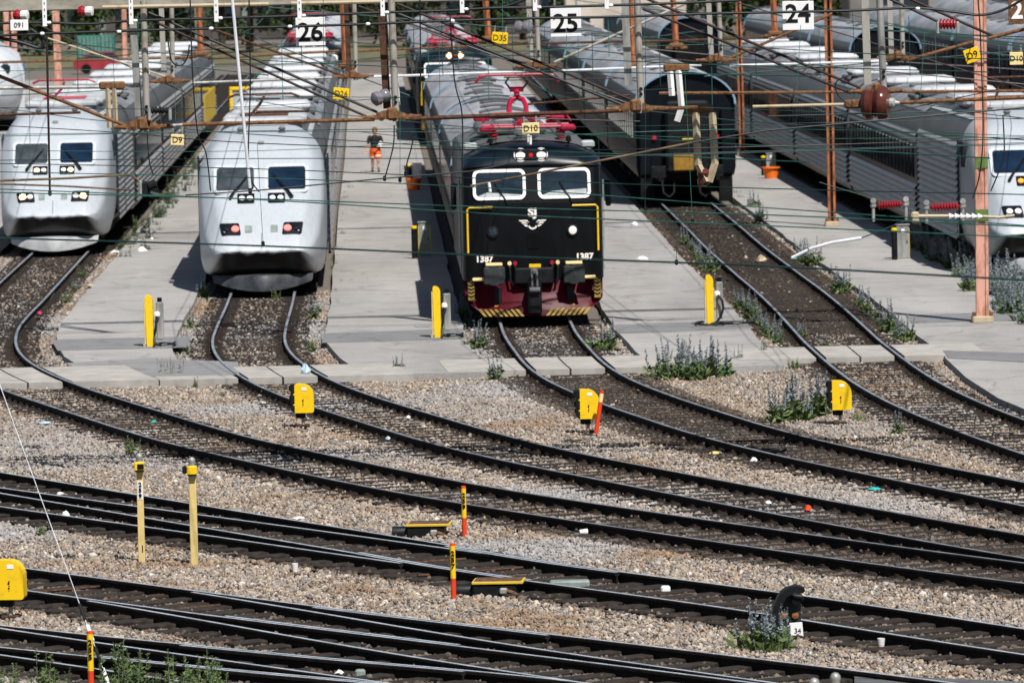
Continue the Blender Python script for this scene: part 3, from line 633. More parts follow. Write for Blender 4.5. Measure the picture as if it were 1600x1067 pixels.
def x_coach(label, seed, L=24.2):
    root = thing('passenger_coach', label, 'train coach', group='ribbed grey coaches with humped white roofs')
    prof = [(-1.45, .42), (-1.54, .8), (-1.54, 2.55), (-1.47, 3.05), (-1.30, 3.42), (-1.0, 3.64), (-.5, 3.76), (0, 3.8), (.5, 3.76), (1.0, 3.64), (1.30, 3.42), (1.47, 3.05), (1.54, 2.55), (1.54, .8), (1.45, .42)]
    mb = MB(); mb.grid([[(x, y, z) for x, z in prof] for y in (.3, L * .33, L * .66, L - .3)], 0, flip=True)
    for y, fl in ((.3, 0), (L - .3, 1)): mb.add([(x, y, z) for x, z in prof], [tuple(range(len(prof)))[::-1 if fl else 1]])
    mb.m = [0] * len(mb.m); mb.build('body', 'x_side', root, smooth=True)
    mb = MB(); mb.grid([[(x * 1.004, y, z + .012) for x, z in prof[4:11]] for y in np.linspace(.28, L - .28, 12)], flip=True); mb.build('roof', 'x_roof_dirt', root, smooth=True)
    mb = MB(); rib_side(mb, .5, L - .5, .62, 1.62, 1.535, .15, .07); rib_side(mb, .5, L - .5, 2.60, 3.02, 1.50, .15, .06); mb.build('ribbed_side', 'x_rib', root)
    add_windows(root, np.arange(1.6, L - 1.2, 1.15), 2.10, 1.565, .72, .88)
    for y, l_ in ((L * .25, 3.0), (L * .75, 3.0)):
        MB().bbox((0, y, 3.83), (2.05, l_, .24), .10).build('roof_pod', 'x_pod', root, smooth=True); MB().bbox((0, y, 3.68), (2.35, l_ * .8, .12), .03).build('pod_mount', 'soot', root)
    for y in (1.6, L * .5 - 1, L * .5 + 1.4, L - 1.8): MB().bbox((random.uniform(-.4, .4), y, 3.78), (.7, .45, .14), .04).build('roof_vent', 'soot', root)
    MB().tube([(.62, .5, 3.77), (.62, L - .5, 3.77)], .03).build('cable_duct', 'soot', root)
    mb = MB(); mb.box((0, L / 2, .5), (2.4, L - 3, .5)); mb.box((0, .0, 2), (1.7, .7, 3.0)); mb.build('gangway', 'under', root)
    bogie(root, 3.0); bogie(root, L - 3.0)
    return root
def old_coach(label, L=26.2, side='old_side', roof='old_roof', end='navy', plain_end=False, group='grey coaches with round seamed roofs'):
    root = thing('passenger_coach', label, 'train coach', group=group)
    arc = [(1.52 * math.sin(a), 3.02 + 1.02 * math.cos(a)) for a in np.linspace(-math.pi / 2, math.pi / 2, 21)]
    prof = [(-1.46, .85), (-1.52, 1.1)] + arc + [(1.52, 1.1), (1.46, .85)]
    mb = MB(); mb.grid([[(x, y, z) for x, z in prof] for y in (.25, L / 2, L - .25)], 0, flip=True); mb.build('body', side, root, smooth=True)
    for y, fl in ((.24, 0), (L - .24, 1)): MB().add([(x, y, z) for x, z in prof], [tuple(range(len(prof)))[::(-1 if fl else 1)]]).build('end_wall', end, root)
    mb = MB(); mb.grid([[(x * 1.006, y, z + .01) for x, z in arc[2:-2]] for y in np.linspace(.27, L - .27, 24)], flip=True)
    for y in np.arange(1.0, L - .5, 1.32): mb.grid([[(x * s, y + dy, 3.02 + (z - 3.02) * s) for x, z in arc[2:-2]] for dy, s in ((-.035, 1.008), (-.02, 1.024), (.02, 1.024), (.035, 1.008))], flip=True)
    mb.build('roof', roof, root, smooth=True)
    for y, a, b in ((1.2, -.6, .5), (5.1, -.45, .4), (7.4, -.7, -.1), (9.0, -.4, .45), (13.2, -.6, .6), (15.0, 0, .6), (17.5, -.5, .35), (21.5, -.45, .5), (24.4, -.7, .6)):
        xs = np.linspace(a, b, 7); MB().grid([[(x, y + dy, 3.02 + 1.055 * math.sqrt(1 - (x / 1.56) ** 2)) for x in xs] for dy in (0, 1.9)], flip=True).build('sooty_roof_panel', 'soot', root)
    for y in (.2, L - .2): MB().grid([[(x * s, y + e * .12, 3.02 + (z - 3.02) * s) for x, z in arc] for e, s in ((-1, .99), (-1, 1.03), (1, 1.03), (1, .99))], flip=True).build('roof_rim', 'blue_rim', root, smooth=True)
    add_windows(root, np.arange(2.6, L - 2, 1.9), 2.35, 1.515, 1.15, .8)
    mb = MB()
    for s in (-1, 1): mb.box((s * 1.53, L / 2, 1.7), (.03, L - .6, .05)); mb.box((s * 1.53, L / 2, 2.95), (.03, L - .6, .06))
    mb.build('waist_rail', 'soot', root)
    mb = MB(); mb.box((0, L / 2, .72), (2.2, L - 4, .4)); mb.build('underframe', 'under', root)
    bogie(root, 3.2); bogie(root, L - 3.2)
    if not plain_end:
        mb = MB(); mb.bbox((0, .05, 2.0), (1.5, .5, 2.3), .1); mb.build('gangway', 'under', root)
    return root
def buffer_mesh(root, x, z, mats='black', y=-.1, top=None):
    b = MB().lathe([(.0, .62), (.10, .62), (.10, .20), (.19, .14), (.20, .06), (.20, 0), (0, -.02)][::-1], (x, y - .5, z), (0, 1, 0), 16)
    b.bbox((x, y - .47, z), (.46, .06, .37), .06)
    o = b.build('buffer', mats, root)
    if top: MB().bbox((x, y - .28, z + .235), (.36, .42, .05), .01).build('buffer_step', top, o)
    return o

# ---- black electric locomotive
def zroof(x, z): return z - (abs(x) / 1.52) ** 3.2 * .34 * ss(3.15, 3.62, z)
def loco(label):
    root = thing('electric_locomotive', label, 'locomotive'); L = 15.3
    prof = [(0, .86), (0, 2.44), (.02, 2.50), (.26, 3.20), (.22, 3.26), (.24, 3.34), (.36, 3.50), (.65, 3.64), (1.2, 3.70)]
    cols = [(-1.52, .42), (-1.50, .22), (-1.44, .09), (-1.34, .025), (-1.0, .0), (-.4, 0), (.4, 0), (1.0, 0), (1.34, .025), (1.44, .09), (1.50, .22), (1.52, .42)]
    mb = MB(); mb.grid([[(x, y + e, zroof(x, z)) for x, e in cols] for y, z in prof[:5]]); mb.build('front', 'loco_black', root, smooth=True)
    mb = MB(); mb.grid([[(x, y + e, zroof(x, z)) for x, e in cols] for y, z in prof[4:]]); mb.build('brow', 'loco_brow', root, smooth=True)
    bp = [(-1.52, .86)] + [(-1.52, z) for z in (1.5, 2.4, 3.15)] + [(x, zroof(x, 3.7)) for x in (-1.5, -1.44, -1.34, -1.0, -.4, .4, 1.0, 1.34, 1.44, 1.5)] + [(1.52, z) for z in (3.15, 2.4, 1.5, .86)]
    mb = MB(); mb.grid([[(x, y, z) for x, z in bp] for y in (1.2, 5, 10, L)], flip=True)
    mb.add([(x, L, z) for x, z in bp], [tuple(range(len(bp)))])
    for s in (-1, 1): mb.add([(s * 1.52, .42, .86), (s * 1.52, .42, 2.5), (s * 1.52, .68, 3.2), (s * 1.52, 1.2, 3.2), (s * 1.52, 1.2, .86)], [(0, 1, 2, 3, 4)])
    mb.build('body', 'loco_black', root, smooth=True)
    mb = MB(); mb.grid([[(x, y, zroof(x, 3.7) + .02) for x in np.linspace(-1.42, 1.42, 9)] for y in (1.9, 14.5)], flip=True); mb.build('roof', 'soot', root, smooth=True)
    mb = MB(); rib_side(mb, 2.2, L - 1.5, 1.15, 3.0, 1.522, .14, .02); mb.build('ribbed_side', 'loco_black', root)
    # windscreens
    def slope(x, z, e): y = (z - 2.5) / .70 * .24 + .02; return (x, y - e * .95, z + e * .3)
    def rr(x0, x1, z0, z1, r, n=4):
        out = []
        for cx, cz, a0 in ((x1 - r, z1 - r, 0), (x0 + r, z1 - r, 90), (x0 + r, z0 + r, 180), (x1 - r, z0 + r, 270)):
            for k in range(n + 1): a = R(a0 + 90 * k / n); out.append((cx + r * math.cos(a), cz + r * math.sin(a)))
        return out
    for s in (-1, 1):
        x0, x1 = sorted((s * .13, s * 1.27)); o_ = rr(x0, x1, 2.54, 3.17, .13); i_ = rr(x0 + .062, x1 - .062, 2.602, 3.108, .085)
        mb = MB(); k = len(o_); vs = [slope(*p, .01) for p in o_] + [slope(*p, .035) for p in o_] + [slope(*p, .035) for p in i_] + [slope(*p, .0) for p in i_]; fs = []
        for i in range(k):
            j = (i + 1) % k
            for q in range(3): fs.append((q * k + i, q * k + j, (q + 1) * k + j, (q + 1) * k + i))
        mb.add(vs, fs); fr = mb.build('window_frame', 'white_paint', root)
        mb = MB(); mb.add([slope(*p, .012) for p in i_], [tuple(range(k))]); mb.build('windscreen', 'glass', fr)
        mb = MB(); mb.add([slope(x0 + .09, 2.615, .016), slope(x1 - .09, 2.615, .016), slope(x1 - .09, 2.69 + .05 * s, .016), slope(x0 + .3, 2.70, .016)], [(0, 1, 2, 3)]); mb.build('window_label', 'grey_paint', fr)
        MB().tube([slope(s * .70 + .18, 2.46, .05), slope(s * .70, 2.72, .05), slope(s * .70 - .1, 2.9, .05)], .014, 5).build('wiper', 'black', root)
        # headlights in the brow
        b = MB().lathe([(.0, .0), (.145, .0), (.145, .08), (0, .08)], (s * .225, .33, 3.46), (0, -1, .12), 18).build('headlight', 'white_paint', root)
        MB().lathe([(.0, .0), (.115, .0), (.10, .02), (0, .03)], (s * .225, .247, 3.47), (0, -1, .12), 18).build('lens', 'lens', b)
        # lower lamps
        b = MB().lathe([(.0, .0), (.125, .0), (.125, .06), (.10, .065), (0, .05)], (s * .86, .02, 1.88), (0, -1, 0), 20).build('marker_lamp', 'black', root)
        MB().lathe([(.0, .0), (.095, .0), (.08, .02), (0, .028)], (s * .86, -.035, 1.88), (0, -1, 0), 18).build('lens', 'lens' if s > 0 else 'glass', b)
        # yellow handrails
        MB().tube([(s * .86, -.06, 2.40), (s * 1.36, -.05, 2.40), (s * 1.405, -.03, 2.35), (s * 1.405, -.02, 1.45)], .022, 6).build('handrail', 'yellow', root)
        MB().bbox((s * 1.16, -.12, .90), (.34, .22, .06), .012).build('step', 'cream', root)
        mb = MB(); mb.bbox((s * 1.36, -.10, .66), (.14, .10, .40), .01)
        for k in range(5):
            z = .52 + k * .075; mb.add([(s * 1.36 - .065, -.156, z + .03), (s * 1.36, -.156, z), (s * 1.36 + .065, -.156, z + .03), (s * 1.36 + .065, -.156, z + .065), (s * 1.36, -.156, z + .035), (s * 1.36 - .065, -.156, z + .065)], [(0, 1, 4, 5), (1, 2, 3, 4)], 1)
        mb.build('corner_step', ['chevron', 'black'], root)
        mb = MB(); mb.bbox((s * .78, -.10, .52), (.16, .10, .42), .01); mb.bbox((s * .78, -.16, .33), (.17, .05, .04), .008, 1); mb.build('foot_step', ['black', 'yellow_dirty'], root)
        buffer_mesh(root, s * .86, .98, 'buffer_grey', .0, 'cream')
        text('fleet_number', '1387', .19, 'lens', root, (s * 1.06 if s < 0 else 1.10, -.006, 1.315), bold=.007)
        for q, mm in ((.40, 'panto_red'), (.52, 'cream')):
            hb = MB().tube([(s * q, -.03, 1.20), (s * q, -.16, 1.12), (s * q * .97, -.18, .85), (s * q * .85, -.14, .74)], .025, 6).build('brake_hose', 'black', root)
            MB().lathe([(.0, 0), (.045, 0), (.045, .06), (0, .06)], (s * q, -.05, 1.22), (0, -1, 0), 10).build('tap', mm, hb)
        mb = MB(); mb.bbox((s * 1.68, 1.05, 2.6), (.12, .10, .55), .03); mb.tube([(s * 1.52, 1.05, 2.85), (s * 1.66, 1.05, 2.85)], .015); mb.build('mirror', 'black', root)
        MB().tube([(s * 1.56, .75, 1.0), (s * 1.56, .75, 2.9)], .018).build('door_handrail', 'grey_paint', root)
    mb = MB(); mb.lathe([(0, 0), (.05, 0), (.045, .03), (0, .035)], (0, .235, 3.46), (0, -1, .12), 12); mb.build('red_lamp', 'red_lens', root)
    mb = MB(); mb.bbox((0, .27, 3.46), (.72, .08, .26), .05); mb.build('headlight_panel', 'black', root)
    MB().bbox((.03, -.012, 1.14), (.25, .02, .10), .004).build('warning_plate', 'yellow', root)
    MB().bbox((0, -.008, 1.68), (.26, .02, .34), .006).build('hatch', 'loco_black', root)
    # winged wheel emblem and letters
    text('lettering', 'SJ', .23, 'lens', root, (.0, -.006, 2.265), bold=.010, sx=1.2)
    mb = MB()
    for s in (-1, 1):
        def wing(pts): mb.add([(s * x, -.010, z) for x, z in pts], [tuple(range(len(pts)))[::(1 if s > 0 else -1)]])
        wing([(.07, 2.06), (.12, 2.115), (.30, 2.115), (.27, 2.085), (.13, 2.085)]); wing([(.10, 2.035), (.15, 2.07), (.25, 2.07), (.22, 2.04), (.15, 2.04)]); wing([(.10, 2.00), (.17, 2.025), (.20, 2.025), (.17, 1.99), (.12, 1.97)])
    a = [(.105 * math.cos(R(t)), 2.02 + .105 * math.sin(R(t))) for t in range(200, 341, 14)]; b = [(.07 * math.cos(R(t)), 2.02 + .07 * math.sin(R(t))) for t in range(340, 199, -14)]
    q = a + b; n = len(a); mb.add([(x, -.010, z) for x, z in q], [(i, i + 1, 2 * n - 2 - i, 2 * n - 1 - i) for i in range(n - 1)])
    mb.build('winged_emblem', 'lens', root)
    # red plough
    mb = MB(); rows = []
    for t in np.linspace(-1, 1, 17):
        x = 1.49 * t; q = abs(t); lo = .12 + max(0, q - .72) * 1.1; e = .30 * q ** 2
        rows.append([(x, e - .02, .88), (x, e - .10, .62), (x * .995, e - .22, max(.40, lo + .1)), (x * .985, e - .34, max(.26, lo + .04)), (x * .97, e - .38, lo)])
    mb.grid(rows, flip=True); pl = mb.build('plough', 'loco_red', root, smooth=True)
    mb = MB()
    for s in (-1, 1):
        for k in range(8):
            t0 = .16 + k * .078; x0, x1 = 1.45 * t0, 1.45 * (t0 + .045); e = .30 * (t0) ** 2; lo = .12 + max(0, t0 - .72) * 1.1
            mb.add([(s * x0, e - .392, lo + .005), (s * x1, e - .392, lo + .005), (s * (x1 + .13), e - .352, lo + .155), (s * (x0 + .13), e - .352, lo + .155)], [(0, 1, 2, 3)])
    mb.build('chevrons', 'chevron', pl)
    mb = MB(); mb.bbox((0, -.25, .52), (.30, .7, .72), .04); mb.bbox((0, -.1, .95), (.85, .3, .34), .03); mb.build('coupling_box', 'black', root)
    mb = MB()
    for s in (-1, 1): mb.tube([(s * .05, -.45, 1.10), (s * .055, -.62, .95), (s * .055, -.63, .72)], .024)
    mb.lathe([(0, 0), (.06, 0), (.06, .22), (0, .22)], (-.11, -.64, .68), (1, 0, 0), 10); mb.bbox((0, -.45, 1.06), (.10, .34, .13), .03); mb.build('screw_coupling', 'soot', root)
    mb = MB(); mb.box((0, 7.5, .75), (2.6, 13, .5)); mb.build('underframe', 'under', root); bogie(root, 3.2); bogie(root, 11.6)
    # roof: insulators, red frames, pantograph
    def ins(root, x, y, z, m='red_ins'):
        MB().lathe([(.06, 0), (.11, .03), (.06, .06), (.11, .10), (.06, .13), (.11, .17), (.05, .20), (.05, .26)], (x, y, z), (0, 0, 1), 12).build('insulator', m, root)
    def panto(y, up):
        mb = MB()
        for s in (-1, 1):
            mb.tube([(s * .75, y - .8, 3.98), (s * .75, y + .8, 3.98)], .05)
            mb.bbox((s * .88, y - .7, 3.95), (.36, .5, .14), .05)
        for dy in (-.8, .8): mb.tube([(-.95, y + dy, 3.98), (.95, y + dy, 3.98)], .038)
        base = mb.build('pantograph_base', 'panto_red', root)
        for s in (-1, 1):
            for dy in (-.8, .8): ins(root, s * .75, y + dy, 3.72)
        mb = MB(); h = 4.9 if up else 4.25
        if up:
            for s in (-1, 1): mb.tube([(s * .20, y + .3, 4.0), (s * .20, y + .55, 4.20), (s * .14, y + .75, 4.33), (s * .05, y + .8, 4.36)], .06, 8)
            mb.tube([(0, y + .8, 4.36), (0, y + 1.0, 4.55)], .07, 8); mb.tube([(-.16, y + 1.0, 4.56), (.16, y + 1.0, 4.56)], .06, 8)
        else: mb.tube([(-.2, y - .7, 4.05), (0, y + 1.1, 4.2)], .06); mb.tube([(.2, y - .7, 4.05), (0, y + 1.1, 4.2)], .06)
        mb.build('pantograph_arm', 'panto_red', root)
        mb = MB()
        for s in (-1, 1): mb.tube([(s * .14, y + 1.0, 4.56), (s * .26, y + .8, 4.72), (s * .18, y + .6, h - .05)], .025) if up else mb.tube([(s * .1, y + 1.1, 4.2), (s * .3, y + .1, h - .05)], .02)
        mb.tube([(-.3, y + .1 + .5 * up, h - .06), (.3, y + .1 + .5 * up, h - .06)], .02); mb.build('pantograph_fork', 'rust_dark', root)
        mb = MB()
        for dy in (-.15, .15):
            c_ = y + .1 + .5 * up + dy; mb.tube([(-.98, c_, h - .18), (-.86, c_, h - .03), (-.65, c_, h), (.65, c_, h), (.86, c_, h - .03), (.98, c_, h - .18)], .03)
        mb.build('collector_head', 'panto_red', root)
    panto(3.4, False); panto(11.6, True)
    for x, m in ((-.18, 'ceramic_grey'), (.12, 'ceramic_grey')): MB().lathe([(.05, 0), (.13, .05), (.13, .12), (.05, .16), (.13, .22), (.13, .30), (.05, .36)], (x, 2.35, 3.88), (0, -1, 0), 12).build('insulator', m, root)
    mb = MB(); mb.tube([(0, 4.4, 4.0), (-.2, 7.5, 4.05), (.1, 10.4, 4.0)], .03); mb.tube([(.8, 5, 3.95), (.8, 10, 3.95)], .03); mb.build('roof_busbar', 'rust_dark', root)
    mb = MB(); mb.bbox((-.3, 7.4, 3.85), (1.6, 3.0, .22), .06); mb.build('roof_hatch', 'soot', root)
    mb = MB()
    for s in (-1, 1): mb.bbox((s * 1.28, 1.75, 3.62), (.30, .36, .16), .04)
    mb.build('roof_bracket', 'grey_paint', root)
    mb = MB()
    for s in (-1, 1): mb.lathe([(.03, 0), (.03, .05), (.07, .06), (.05, .16), (0, .18)], (s * .85, 1.3, 3.66), (0, -.3, 1), 10)
    mb.build('horn', 'black', root)
    MB().tube([(-.02, 1.6, 3.68), (-.02, 1.55, 4.0)], .03).build('aerial', 'lens', root)
    return root

def on(k, Y): return (tx(k, Y), Y, RT)
def rz(k): return -math.atan(TX[k][2]) if False else math.atan(-TX[k][2])
# locomotives
lc = loco('black electric locomotive with white window frames and number 1387, heading the middle train'); lc.scale = (1, 1, 1.03); lc.location = on('25', 137.9); lc.rotation_euler.z = rz('25')
def far_loco(k, Y, label, lit):
    c = copy_tree(lc); c.scale = (1, 1, 1); c.location = on(k, Y); c.rotation_euler = (0, 0, rz(k)); c['label'] = label
    for ch in list(c.children):
        if ch.name.split('.')[0] in ('fleet_number', 'lettering', 'winged_emblem'): bpy.data.objects.remove(ch)
        elif lit and ch.name.startswith('headlight') and not ch.name.startswith('headlight_panel'):
            for g in ch.children: g.data = lamp_mesh
    c['group'] = 'locomotives further back'; return c
_l = MB().lathe([(.0, .0), (.13, .0), (.11, .02), (0, .03)], (0, 0, 0), (0, -1, .12), 14)
lamp_mesh = None
for ch in lc.children:
    if ch.name.startswith('headlight') and ch.children: lamp_mesh = ch.children[0].data.copy()
# each lens mesh carries its own position, so the lit copies are made per lamp
lit_meshes = {}
for ch in lc.children:
    if ch.name.split('.')[0] == 'headlight':
        g = ch.children[0].data.copy(); g.materials.clear(); g.materials.append(MT['lamp_warm']); lit_meshes[ch.children[0].data.name] = g
def light_up(c):
    for ch in c.children:
        if ch.name.split('.')[0] == 'headlight':
            for g in ch.children:
                if g.data.name in lit_meshes: g.data = lit_meshes[g.data.name]
c2 = far_loco('25', 262, 'dark locomotive with two lit headlamps behind the silver roofed coaches', False); light_up(c2)
far_loco('26', 286, 'far locomotive with red roof gear behind the number 26 plate', False)
# white power cars
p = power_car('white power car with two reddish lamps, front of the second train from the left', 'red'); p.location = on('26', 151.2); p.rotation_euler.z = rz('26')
p = power_car('white power car with warm lit lamps and pink pantograph, leftmost full train front', 'warm'); p.location = (-12.38, 173.5, RT); p.rotation_euler.z = .021
p = power_car('white power car with amber lamp, heading the ribbed train at the right edge', 'amber'); p.location = (12.68, 151, RT); p.rotation_euler.z = rz('23')
p = power_car('white power car just peeping in at the left edge beside the lit train front', None); p.location = (-15.66, 175, RT); p.rotation_euler.z = .17
# humped coaches
xc = x_coach('', 1); first = True
def place_x(k, Y, label, rzv=None, xoff=0):
    global first
    if first: o = xc; first = False
    else: o = copy_tree(xc)
    x, y, z = on(k, Y); o.location = (x + xoff, y, z); o.rotation_euler = (0, 0, rz(k)); o['label'] = label
nth = ['first', 'second', 'third', 'fourth']
for i in range(4):
    place_x('26', 168.4 + i * 24.4, f'grey coach with humped roof, {nth[i]} behind the white power car with reddish lamps')
    place_x('27', 190.7 + i * 24.4, f'grey ribbed coach, {nth[i]} behind the white power car with warm lit lamps', xoff=-.12)
    if i == 3:
        yp = [o for o in C.objects if o.get('label', '').startswith('grey ribbed coach, fourth')][0]; MB().bbox((1.60, 12, 1.3), (.04, 17, 1.25), .01).build('yellow_panel', 'yellow_dirty', yp)
    place_x('23', 168.2 + i * 24.4, f'ribbed silver coach, {nth[i]} behind the power car at the right edge', xoff=.02)
# seamed roof coaches
oc = old_coach(''); first_o = True
def place_o(k, Y, label):
    global first_o
    if first_o: o = oc; first_o = False
    else: o = copy_tree(oc)
    o.scale = (1, 1, 1); o.location = on(k, Y); o.rotation_euler = (0, 0, rz(k)); o['label'] = label
for i in range(3): place_o('25', 153.6 + i * 26.4, f'coach with pale seamed round roof, {nth[i]} behind the black locomotive')
for o_ in C.objects:
    if o_.get('label', '').startswith('coach with pale seamed round'): o_.scale = (1, 1, .93)
for i in range(3): place_o('25', 278 + i * 26.6, f'coach with dull roof, {nth[i]} behind the far locomotive with lit headlamps')
for i in range(3): place_o('26', 302 + i * 26.6, f'dark coach, {nth[i]} behind the far locomotive with red roof gear')
# train with the dark end wall on track 24
ec = old_coach('dark navy coach with round roof and small red lamps, ending on the straight brown track', plain_end=True, group='coaches on the straight brown track'); ec.location = on('24', 195.5); ec.rotation_euler.z = rz('24')
for s in (-1, 1):
    MB().lathe([(0, 0), (.075, 0), (.06, .03), (0, .04)], (s * .96, .2, 2.02), (0, -1, 0), 12).build('red_lamp', 'red_lens', ec)
    buffer_mesh(ec, s * .88, 1.0, 'black', .1)
    MB().bbox((s * 1.25, .12, 1.9), (.35, .2, 2.0), .03).build('corner_post', 'navy', ec)
    MB().tube([(s * .75, .1, .7), (s * .72, .0, .35), (s * .55, -.02, .22), (s * .4, .02, .35), (s * .38, .1, .7)], .035).build('hose', 'black', ec)
MB().bbox((-.10, -.12, 1.28), (.62, .2, .52), .03).build('fold_plate', mat('old_yellow', (.28, .15, .02), .6, 0, .15, 4), ec)
MB().tube([(-.12, -.2, 1.98), (.25, -.2, 1.98), (.30, -.2, 1.9), (.30, -.2, 1.5)], .03).build('handrail', 'yellow_dirty', ec)
MB().bbox((.05, .0, 2.05), (1.35, .3, 2.2), .08).build('gangway', 'black', ec)
mb = MB(); mb.box((0, .2, .9), (2.6, .2, .4)); mb.box((1.2, .4, .45), (.4, .6, .8)); mb.box((-1.2, .4, .5), (.4, .6, .7)); mb.build('headstock', 'under', ec)
for i in range(4):
    o = copy_tree(oc); o.scale = (1, 1, 1); o.location = on('24', 222.1 + i * 26.6); o.rotation_euler = (0, 0, rz('24')); o['label'] = f'coach with pale seamed roof, {nth[i]} behind the dark navy end coach'; o['group'] = 'coaches on the straight brown track'
for i in range(2):
    o = copy_tree(oc); o.scale = (1, 1, 1); o.location = on('23', 318 + i * 26.6); o.rotation_euler = (0, 0, rz('23')); o['label'] = f'far coach with dark end and grey roof, {nth[i]} beyond the ribbed train'
# navy coaches at the right
nc = old_coach('', side='navy_side', end='navy', group='dark navy coaches on the right')
for i, (k, Y, lb) in enumerate([('22', 276, 'navy coach with black end wall, nearest one above the ribbed train'), ('22', 302.6, 'navy coach next behind the one with the black end wall'), ('22', 329.2, 'third navy coach of the train above the ribbed silver one'), ('21', 243, 'navy coach nearest the right edge, above the white roofs'), ('21', 269.6, 'navy coach second from the right edge'), ('21', 296.2, 'navy coach third from the right edge'), ('21', 322.8, 'navy coach fourth from the right edge'), ('20', 300, 'grey roofed coach at the top right corner'), ('20', 326.6, 'grey roofed coach second from the top right corner'), ('20', 353, 'grey roofed coach third from the top right corner')]):
    o = nc if i == 0 else copy_tree(nc); o.location = on(k, Y); o.rotation_euler = (0, 0, rz(k)); o['label'] = lb

# ------------------------------------------------------------------ trackside objects
def disc_prism(mb, poly, y0, y1, m=0): mb.prism(poly, y0, y1, m, 'xz')
def fixn(o):
    bm = bmesh.new(); bm.from_mesh(o.data); bmesh.ops.recalc_face_normals(bm, faces=bm.faces); bm.to_mesh(o.data); bm.free(); return o
def dwarf(px, label, rzv=0, foot=None):
    p = U(*px, 0); p.z = .10; t = thing('dwarf_signal', label, 'signal', p, rzv, 'yellow dwarf signals')
    out = [(-.135, .20), (.165, .20), (.185, .21), (.195, .235), (.195, .47)] + [(-.005 + .20 * math.cos(R(a)), .49 + .205 * math.sin(R(a))) for a in (8, 22, 36, 50, 64, 78)] + [(-.09, .697), (-.125, .69), (-.135, .67)]
    b = MB(); disc_prism(b, out, -.14, .14); body = fixn(b.build('housing', 'yellow', t))
    out2 = [(x * 1.0 + .004, z) for x, z in out]
    b = MB(); disc_prism(b, [(-.20, .24), (-.14, .21), (-.14, .68), (-.165, .70), (-.205, .66)], -.15, .15); b.bbox((-.185, 0, .63), (.10, .26, .14), .04); b.bbox((-.20, 0, .45), (.06, .2, .12), .03); b.bbox((-.19, 0, .33), (.06, .2, .1), .03); fixn(b.build('lamp_hoods', 'black', t))
    b = MB()
    for z in (.34, .52): b.bbox((-.145, -.146, z), (.03, .02, .025), .006)
    b.build('hinge', 'yellow', body)
    MB().bbox((.03, -.143, .615), (.085, .006, .055), .004).build('data_plate', 'white_paint', body)
    b = MB()
    for z, w_, h in ((.43, .022, .035), (.405, .03, .02), (.375, .018, .03), (.345, .026, .03), (.315, .014, .02)): b.lathe([(0, 0), (w_ * .5, 0), (w_ * .4, .004), (0, .004)], (.01 + .004 * math.sin(z * 90), -.141, z), (0, -1, 0), 8)
    b.build('handle_stain', 'black', body)
    MB().bbox((-.04, 0, .155), (.17, .16, .10), .01).build('terminal_box', 'black', t)
    MB().lathe([(.0, -.16), (.028, -.16), (.028, .2), (0, .2)], (.0, 0, 0), n=10).build('post', 'galv', t)
    MB().bbox((0, 0, -.03), (.22, .2, .05), .01).build('foot_plate', 'rust_dark', t)
    return t
dwarf((474, 671), 'yellow dwarf signal between the second and third curved tracks, under the white train')
dwarf((919, 681), 'yellow dwarf signal with an orange marker leaning against it', .05)
dwarf((1313, 667), 'yellow dwarf signal beside the violet weeds on the right')
dwarf((17, 972), 'yellow dwarf signal cut by the left edge of the picture', -.08)
# leaning orange marker
p = U(930, 684, .0); t = thing('leaning_marker_post', 'orange post with cream top leaning in a black rubber foot by the dwarf signal', 'marker post', p)
q0, q1 = Vector((.01, 0, .04)), Vector((.135, .02, .80))
MB().tube([q0, q0.lerp(q1, .74)], .036, 10).build('post', 'red_orange', t); MB().tube([q0.lerp(q1, .741), q0.lerp(q1, .93)], .0365, 10).build('reflective_band', 'cream', t); MB().tube([q0.lerp(q1, .931), q1], .036, 10).build('cap', 'red_orange', t)
MB().bbox((-.02, 0, .03), (.36, .30, .075), .02, rot=Matrix.Rotation(.08, 3, 'Y')).build('rubber_foot', 'black', t)
# red and yellow numbered markers
def marker(px, num, label, h=.76, lean=0):
    p = U(*px, 0); t = thing('marker_post', label, 'marker post', p, 0, 'numbered red and yellow marker posts')
    t.rotation_euler.y = lean
    MB().lathe([(.0, -.05), (.034, -.05), (.034, .31), (0, .31)], (0, 0, 0), n=14).build('lower_sleeve', 'red_orange', t, smooth=True)
    up = MB().lathe([(.0, .311), (.035, .311), (.035, h - .03), (0, h - .03)], (0, 0, 0), n=14).build('upper_sleeve', 'yellow', t, smooth=True)
    MB().lathe([(.0, h - .03), (.036, h - .03), (.034, h), (0, h + .005)], (0, 0, 0), n=14).build('cap', 'red_orange', t)
    for i, c in enumerate(num): text('digit', c, .085, 'black', up, (0, -.037, h - .13 - i * .082), bold=.004)
    b = MB(); b.lathe([(.0, .0), (.07, .0), (.06, .03), (0, .03)], (.0, 0, .0), n=12); b.tube([(-.12, -.05, .01), (-.05, -.06, .03), (.04, -.06, .02)], .018); b.build('rubber_foot', 'black', t)
marker((726, 843), '259', 'red and yellow marker post numbered 259, beside the further plate covered point machine')
marker((709, 941), '257', 'red and yellow marker post numbered 257, beside the nearer plate covered point machine')
marker((143, 1090), '255', 'red and yellow marker post behind the striped guy wire at bottom left')
